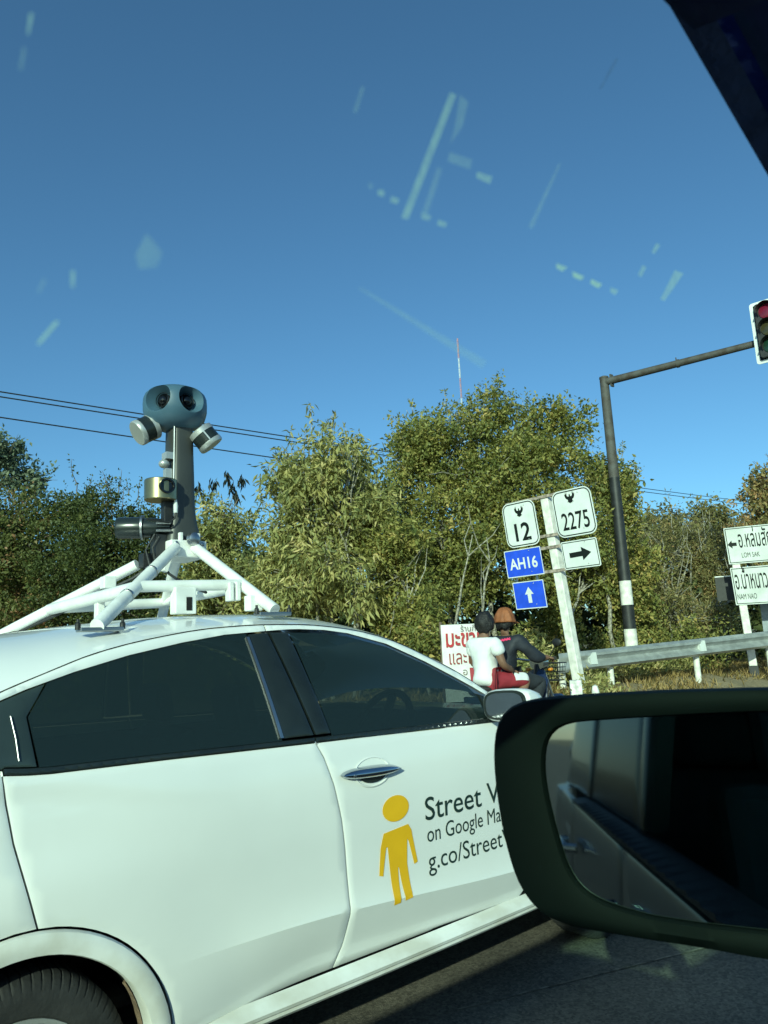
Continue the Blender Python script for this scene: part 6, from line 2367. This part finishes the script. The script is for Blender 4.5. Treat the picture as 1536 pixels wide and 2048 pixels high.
def person(label, pose, group, girth=1.0):
    """pose: joint name -> (f, l, z) in the motorcycle frame."""
    p = {k: bk(*v) for k, v in pose.items()}
    root = empty('person', label, 'person', p['pelvis'], group)
    g = girth
    N = {'pelvis': (p['pelvis'], (0.115 * g, 0.135 * g)), 'waist': (p['pelvis'].lerp(p['chest'], 0.45), (0.095 * g, 0.125 * g)), 'chest': (p['chest'], (0.105 * g, 0.15 * g)),
         'neck': (p['neck'], 0.055), 'jaw': (p['neck'].lerp(p['head'], 0.55), 0.062), 'head': (p['head'], 0.090), 'crown': (p['head'] + (p['head'] - p['neck']).normalized() * 0.075, 0.058)}
    E = [('pelvis', 'waist'), ('waist', 'chest'), ('chest', 'neck'), ('neck', 'jaw'), ('jaw', 'head'), ('head', 'crown')]
    fc = p['look']
    N['nose'] = (p['head'] + fc * 0.105 - Vector((0, 0, 0.01)), 0.016)
    E.append(('head', 'nose'))
    for s in ('l', 'r'):
        N['sh' + s] = (p['sh' + s], 0.062 * g)
        N['el' + s] = (p['el' + s], 0.042)
        N['fo' + s] = (p['el' + s].lerp(p['ha' + s], 0.35), 0.042)
        N['wr' + s] = (p['el' + s].lerp(p['ha' + s], 0.82), 0.026)
        N['ha' + s] = (p['ha' + s], 0.034)
        E += [('chest', 'sh' + s), ('sh' + s, 'el' + s), ('el' + s, 'fo' + s), ('fo' + s, 'wr' + s), ('wr' + s, 'ha' + s)]
        N['hp' + s] = (p['hp' + s], 0.09 * g)
        N['th' + s] = (p['hp' + s].lerp(p['kn' + s], 0.5), 0.078 * g)
        N['kn' + s] = (p['kn' + s], 0.056)
        N['ca' + s] = (p['kn' + s].lerp(p['an' + s], 0.35), 0.053)
        N['an' + s] = (p['an' + s], 0.036)
        N['to' + s] = (p['an' + s] + Vector((0.15, 0, -0.05)), 0.032)
        E += [('pelvis', 'hp' + s), ('hp' + s, 'th' + s), ('th' + s, 'kn' + s), ('kn' + s, 'ca' + s), ('ca' + s, 'an' + s), ('an' + s, 'to' + s)]
    body = skin('body', N, E, M_SKIN, root, 2, 'pelvis')
    fg = MB()
    for s in ('l', 'r'):
        h, w = p['ha' + s], p['el' + s].lerp(p['ha' + s], 0.82)
        d = (h - w).normalized()
        sd = d.cross(Vector((0, 0, 1)))
        sd = sd.normalized() if sd.length > 0.1 else Vector((0, 1, 0))
        dn_ = d.cross(sd).normalized()
        if dn_.z > 0:
            dn_ = -dn_
        for k, ln_ in enumerate((0.062, 0.075, 0.07, 0.055)):
            b0 = h + sd * (0.026 - 0.0175 * k) + d * 0.01
            k1 = b0 + d * ln_ * 0.55 + dn_ * 0.006
            fg.tube([b0, k1, k1 + d * ln_ * 0.22 + dn_ * ln_ * 0.34, k1 + d * ln_ * 0.1 + dn_ * ln_ * 0.6], [0.0095, 0.009, 0.008, 0.006], 7)
        b0 = h + sd * 0.026 - d * 0.015
        fg.tube([b0, b0 + sd * 0.022 + d * 0.025 + dn_ * 0.01, b0 + sd * 0.02 + d * 0.05 + dn_ * 0.022], [0.011, 0.010, 0.007], 7)
    hd_ = p['head']
    lat = fc.cross(Vector((0, 0, 1))).normalized()
    for s in (-1, 1):
        fg.ellipsoid(hd_ + lat * s * 0.088 - Vector((0, 0, 0.01)), (0.018, 0.018, 0.03), 10, 8)
    join_mesh(body, fg)
    ey = MB()
    for s in (-1, 1):
        ey.ellipsoid(hd_ + lat * s * 0.034 + fc * 0.083 + Vector((0, 0, 0.012)), (0.012, 0.012, 0.008), 8, 6)
    ey.build('eyes', M_HAIR, root, smooth=True)
    mo_ = MB()
    mo_.ellipsoid(hd_ + fc * 0.082 - Vector((0, 0, 0.055)), (0.016, 0.016, 0.007), 10, 6)
    mo_.build('mouth', mat('lips', (0.20, 0.07, 0.06), 0.5), root, smooth=True)
    return root, p, N, E


def garment(name, N, keys, edges, grow, m, parent, ends=None, sub=2, rootk=None):
    nn = {}
    for k in keys:
        c, r = N[k]
        nn[k] = (c, tuple(x + grow for x in r) if isinstance(r, tuple) else r + grow)
    for k, v in (ends or {}).items():
        nn[k] = v
    return skin(name, nn, edges, m, parent, sub, rootk)


GP = 'riders on the motorcycle'
z0 = 0.78 + 0.06
lookP = Vector((0.72, 0.35, -0.05)).normalized()
poseP = {'pelvis': (0.0, 0, z0), 'chest': (-0.01, 0, z0 + 0.36), 'neck': (0.0, 0, z0 + 0.47), 'head': (0.035, 0.0, z0 + 0.585),
         'shl': (-0.01, 0.16, z0 + 0.40), 'shr': (-0.01, -0.16, z0 + 0.40), 'ell': (0.04, 0.22, z0 + 0.16), 'elr': (0.03, -0.22, z0 + 0.15),
         'hal': (0.25, 0.14, z0 + 0.08), 'har': (0.25, -0.17, z0 + 0.075), 'hpl': (0.04, 0.09, z0 - 0.01), 'hpr': (0.04, -0.09, z0 - 0.01),
         'knl': (0.42, 0.19, z0 - 0.02), 'knr': (0.44, -0.20, z0 - 0.02), 'anl': (0.10, 0.19, 0.44), 'anr': (0.10, -0.19, 0.44)}
LOOKS = [Vector((0.80, 0.30, -0.1)).normalized(), Vector((0.9, 0.25, -0.05)).normalized()]


def with_look(pose, lk):
    return pose, lk


_bk = bk


def make_person(label, pose, lk, girth):
    global bk
    pz = dict(pose)

    def conv(k, v):
        return v
    root = None
    save = bk
    pz['look'] = (0, 0, 0)
    return pz


def person2(label, pose, lk, group, girth):
    """person() with the gaze direction added as a vector."""
    P = dict(pose)
    P['look'] = (lk.x - MX, lk.y - MY, lk.z - MG)
    return person(label, P, group, girth)


# passenger: white T-shirt, red shorts, black hair
r1, p1, N1, E1 = person2('person in a white T-shirt and red shorts, black hair, sitting behind on the motorcycle', poseP, LOOKS[0], GP, 0.95)
ends = {'cl': (p1['shl'].lerp(p1['ell'], 0.60), 0.060), 'cr': (p1['shr'].lerp(p1['elr'], 0.60), 0.060), 'hem': (p1['pelvis'] + Vector((-0.02, 0, -0.07)), (0.135, 0.155)), 'col': (p1['chest'].lerp(p1['neck'], 0.62), 0.07)}
sh = garment('t_shirt', N1, ['pelvis', 'waist', 'chest', 'shl', 'shr'], [('hem', 'pelvis'), ('pelvis', 'waist'), ('waist', 'chest'), ('chest', 'col'), ('chest', 'shl'), ('shl', 'cl'), ('chest', 'shr'), ('shr', 'cr')], 0.02, M_TEE, r1, ends, rootk='chest')
# cloth folds
for v in sh.data.vertices:
    c = v.co
    a = 0.008 * math.sin(26 * c.z + 9 * c.x) * math.sin(15 * (c.x + c.y)) + 0.004 * math.sin(48 * c.z - 20 * c.x)
    v.co = c + v.normal * (abs(a) + 0.012 + 0.012 * mnoise.noise(c * 9.0) + 0.005 * mnoise.noise(c * 22.0))
ends = {'kl': (p1['hpl'].lerp(p1['knl'], 1.0), 0.082), 'kr': (p1['hpr'].lerp(p1['knr'], 1.0), 0.085)}
st_ = garment('shorts', N1, ['pelvis', 'hpl', 'hpr', 'thl', 'thr'], [('pelvis', 'hpl'), ('hpl', 'thl'), ('thl', 'kl'), ('pelvis', 'hpr'), ('hpr', 'thr'), ('thr', 'kr')], 0.018, M_SHORT, r1, ends, rootk='pelvis')
bpy.context.view_layer.update()
sp_ = MB()
a_, b_ = p1['hpr'].lerp(p1['knr'], 0.42), p1['hpr'].lerp(p1['knr'], 0.98)
vs = []
bad = set()
for i, t in enumerate(frange(0, 1, 10)):
    c = a_.lerp(b_, t)
    for k, an in enumerate((0.95, 0.6, 0.25, -0.05 - 0.25 * t)):
        dv_ = Vector((0, -math.cos(an + 0.12 * math.sin(3 * t)), math.sin(an + 0.12 * math.sin(3 * t))))
        ok_, l_, n_, _q = st_.ray_cast(c + dv_ * 0.4, -dv_)
        if not ok_ or (l_ - c).length > 0.16:
            bad.add(len(vs))
        vs.append((l_ if ok_ else c) + dv_ * 0.004)
sp_.add(vs, [q for q in ((4 * i + k, 4 * i + k + 1, 4 * i + k + 5, 4 * i + k + 4) for i in range(10) for k in range(3)) if not bad & set(q)])
sp_.build('white_stripe', M_TEE, st_, smooth=True)


def hair_cap(hd_, fc, m, parent, name, low=-0.35, grow=0.0, seed=0):
    rr = random.Random(seed)
    lat = fc.cross(Vector((0, 0, 1))).normalized()
    vs, fs = [], []
    nu, nv = 28, 12
    for j in range(nv + 1):
        for i in range(nu):
            w = 2 * PI * i / nu
            front = 0.5 + 0.5 * math.cos(w)
            lim = math.radians(138 - 74 * front ** 1.6) if low < 0 else math.radians(100)
            ph = lim * j / nv
            r = 1 + 0.05 * math.sin(5 * w + 3 * ph) + 0.03 * rr.random()
            d = fc * math.cos(w) * math.sin(ph) * (0.108 + grow) + lat * math.sin(w) * math.sin(ph) * (0.100 + grow) + Vector((0, 0, 1)) * math.cos(ph) * (0.128 + grow)
            vs.append(hd_ + Vector((0, 0, 0.004)) - fc * 0.008 + d * r)
    for j in range(nv):
        for i in range(nu):
            i2 = (i + 1) % nu
            fs.append((j * nu + i, j * nu + i2, (j + 1) * nu + i2, (j + 1) * nu + i))
    if name == 'hair':
        vs = [v + (v - hd_).normalized() * (0.014 * mnoise.noise(Vector(v) * 16.0) + 0.007 * mnoise.noise(Vector(v) * 45.0)) for v in vs]
    o_ = MB().add(vs, fs).build(name, m, parent, smooth=True, angle=80)
    md = o_.modifiers.new('thick', 'SOLIDIFY')
    md.thickness = 0.016
    md.offset = -1
    return o_


hair_cap(p1['head'], LOOKS[0], M_HAIR, r1, 'hair', seed=1, grow=0.004)
# shoes
for r_o, pp_, mt in ((r1, p1, M_BLACK),):
    for s in ('l', 'r'):
        sm_ = MB()
        sm_.ellipsoid(pp_['an' + s] + Vector((0.06, 0, -0.055)), (0.125, 0.05, 0.04), 16, 10)
        sm_.build('shoe', mt, r_o, smooth=True)

# rider: dark jacket, orange headwear
f0 = 0.27
poseR = {'pelvis': (f0, 0, z0 - 0.03), 'chest': (f0 + 0.03, 0, z0 + 0.35), 'neck': (f0 + 0.07, 0, z0 + 0.475), 'head': (f0 + 0.10, 0.0, z0 + 0.61),
         'shl': (f0 + 0.05, 0.19, z0 + 0.40), 'shr': (f0 + 0.05, -0.19, z0 + 0.40), 'ell': (f0 + 0.26, 0.27, z0 + 0.21), 'elr': (f0 + 0.26, -0.28, z0 + 0.21),
         'hal': (f0 + 0.42, 0.31, z0 + 0.20), 'har': (f0 + 0.42, -0.31, z0 + 0.20), 'hpl': (f0 + 0.04, 0.09, z0 - 0.04), 'hpr': (f0 + 0.04, -0.09, z0 - 0.04),
         'knl': (f0 + 0.40, 0.20, z0 - 0.06), 'knr': (f0 + 0.40, -0.21, z0 - 0.06), 'anl': (f0 + 0.06, 0.22, 0.37), 'anr': (f0 + 0.06, -0.22, 0.37)}
r2, p2, N2, E2_ = person2('person in a dark jacket and orange brown headwear, holding the motorcycle handlebar', poseR, LOOKS[1], GP, 1.1)
ends = {'cl': (p2['ell'].lerp(p2['hal'], 0.72), 0.045), 'cr': (p2['elr'].lerp(p2['har'], 0.72), 0.045), 'hem': (p2['pelvis'] + Vector((-0.02, 0, -0.06)), (0.155, 0.18)), 'col': (p2['chest'].lerp(p2['neck'], 0.85), 0.085)}
jk = garment('jacket', N2, ['pelvis', 'waist', 'chest', 'shl', 'shr', 'ell', 'elr'], [('hem', 'pelvis'), ('pelvis', 'waist'), ('waist', 'chest'), ('chest', 'col'), ('chest', 'shl'), ('shl', 'ell'), ('ell', 'cl'), ('chest', 'shr'), ('shr', 'elr'), ('elr', 'cr')], 0.035, M_JACK, r2, ends, rootk='chest')
for v in jk.data.vertices:
    c = v.co
    v.co = c + v.normal * (0.010 * math.sin(22 * c.z + 14 * c.x) * math.sin(13 * (c.x - c.y)) + 0.004 * math.sin(50 * c.z))
garment('trousers', N2, ['pelvis', 'hpl', 'hpr', 'thl', 'thr', 'knl', 'knr', 'cal', 'car'], [('pelvis', 'hpl'), ('hpl', 'thl'), ('thl', 'knl'), ('knl', 'cal'), ('cal', 'al'), ('pelvis', 'hpr'), ('hpr', 'thr'), ('thr', 'knr'), ('knr', 'car'), ('car', 'ar')], 0.02, M_TROU, r2,
        {'al': (p2['anl'] + Vector((0, 0, 0.02)), 0.06), 'ar': (p2['anr'] + Vector((0, 0, 0.02)), 0.06)}, rootk='pelvis')
for s in ('l', 'r'):
    sm_ = MB()
    sm_.ellipsoid(p2['an' + s] + Vector((0.06, 0, -0.055)), (0.13, 0.052, 0.042), 16, 10)
    sm_.build('shoe', M_BLACK, r2, smooth=True)
hair_cap(p2['head'], LOOKS[1], M_HAIR, r2, 'hair', seed=2, grow=-0.006)
cp_ = hair_cap(p2['head'] + Vector((0, 0, 0.012)), LOOKS[1], M_CAP, r2, 'cap', low=1, grow=0.010, seed=3)
for v in cp_.data.vertices:
    q = v.co - p2['head']
    v.co += Vector((q.x, q.y, 0)).normalized() * (0.012 * math.sin(9 * math.atan2(q.y, q.x)) + 0.02 * max(0.0, 0.03 - q.z) / 0.05)
lk = LOOKS[1]
la = lk.cross(Vector((0, 0, 1))).normalized()
bm_ = MB()
vs = []
for a in frange(-65, 65, 10):
    ca, sa = math.cos(math.radians(a)), math.sin(math.radians(a))
    for r, dz in ((0.112, 0.012), (0.185, -0.012)):
        vs.append(p2['head'] + lk * ca * r + la * sa * r * 0.8 + Vector((0, 0, dz)))
bm_.add(vs, [(2 * i, 2 * i + 1, 2 * i + 3, 2 * i + 2) for i in range(10)])
br_ = bm_.build('cap_brim', M_CAP, cp_, smooth=True)
md = br_.modifiers.new('thick', 'SOLIDIFY')
md.thickness = 0.006
M_PINK = mat('pink_print', (0.80, 0.05, 0.16), 0.6)
dvec = Vector((-0.55, -0.82, 0.05)).normalized()
bpy.context.view_layer.update()
hit, loc_, nor_, _i = jk.ray_cast(p2['chest'] + Vector((0.0, 0.0, 0.06)) + dvec * 0.8, -dvec)
if hit:
    su = Vector((0.82, -0.55, 0)).normalized()
    pk = MB()
    vs = []
    for i in range(13):
        u = -0.05 + 0.0083 * i
        for v in (-0.012 - 0.004 * math.sin(i * 1.9), 0.010 + 0.008 * math.sin(i * 2.3)):
            o_ = loc_ + su * u + Vector((0, 0, v + 0.15 * u))
            h2, l2, n2, _j = jk.ray_cast(o_ + dvec * 0.5, -dvec)
            vs.append((l2 if h2 else o_) + dvec * 0.006)
    pk.add(vs, [(2 * i, 2 * i + 1, 2 * i + 3, 2 * i + 2) for i in range(12)])
    pk.build('pink_print', M_PINK, jk, smooth=True)
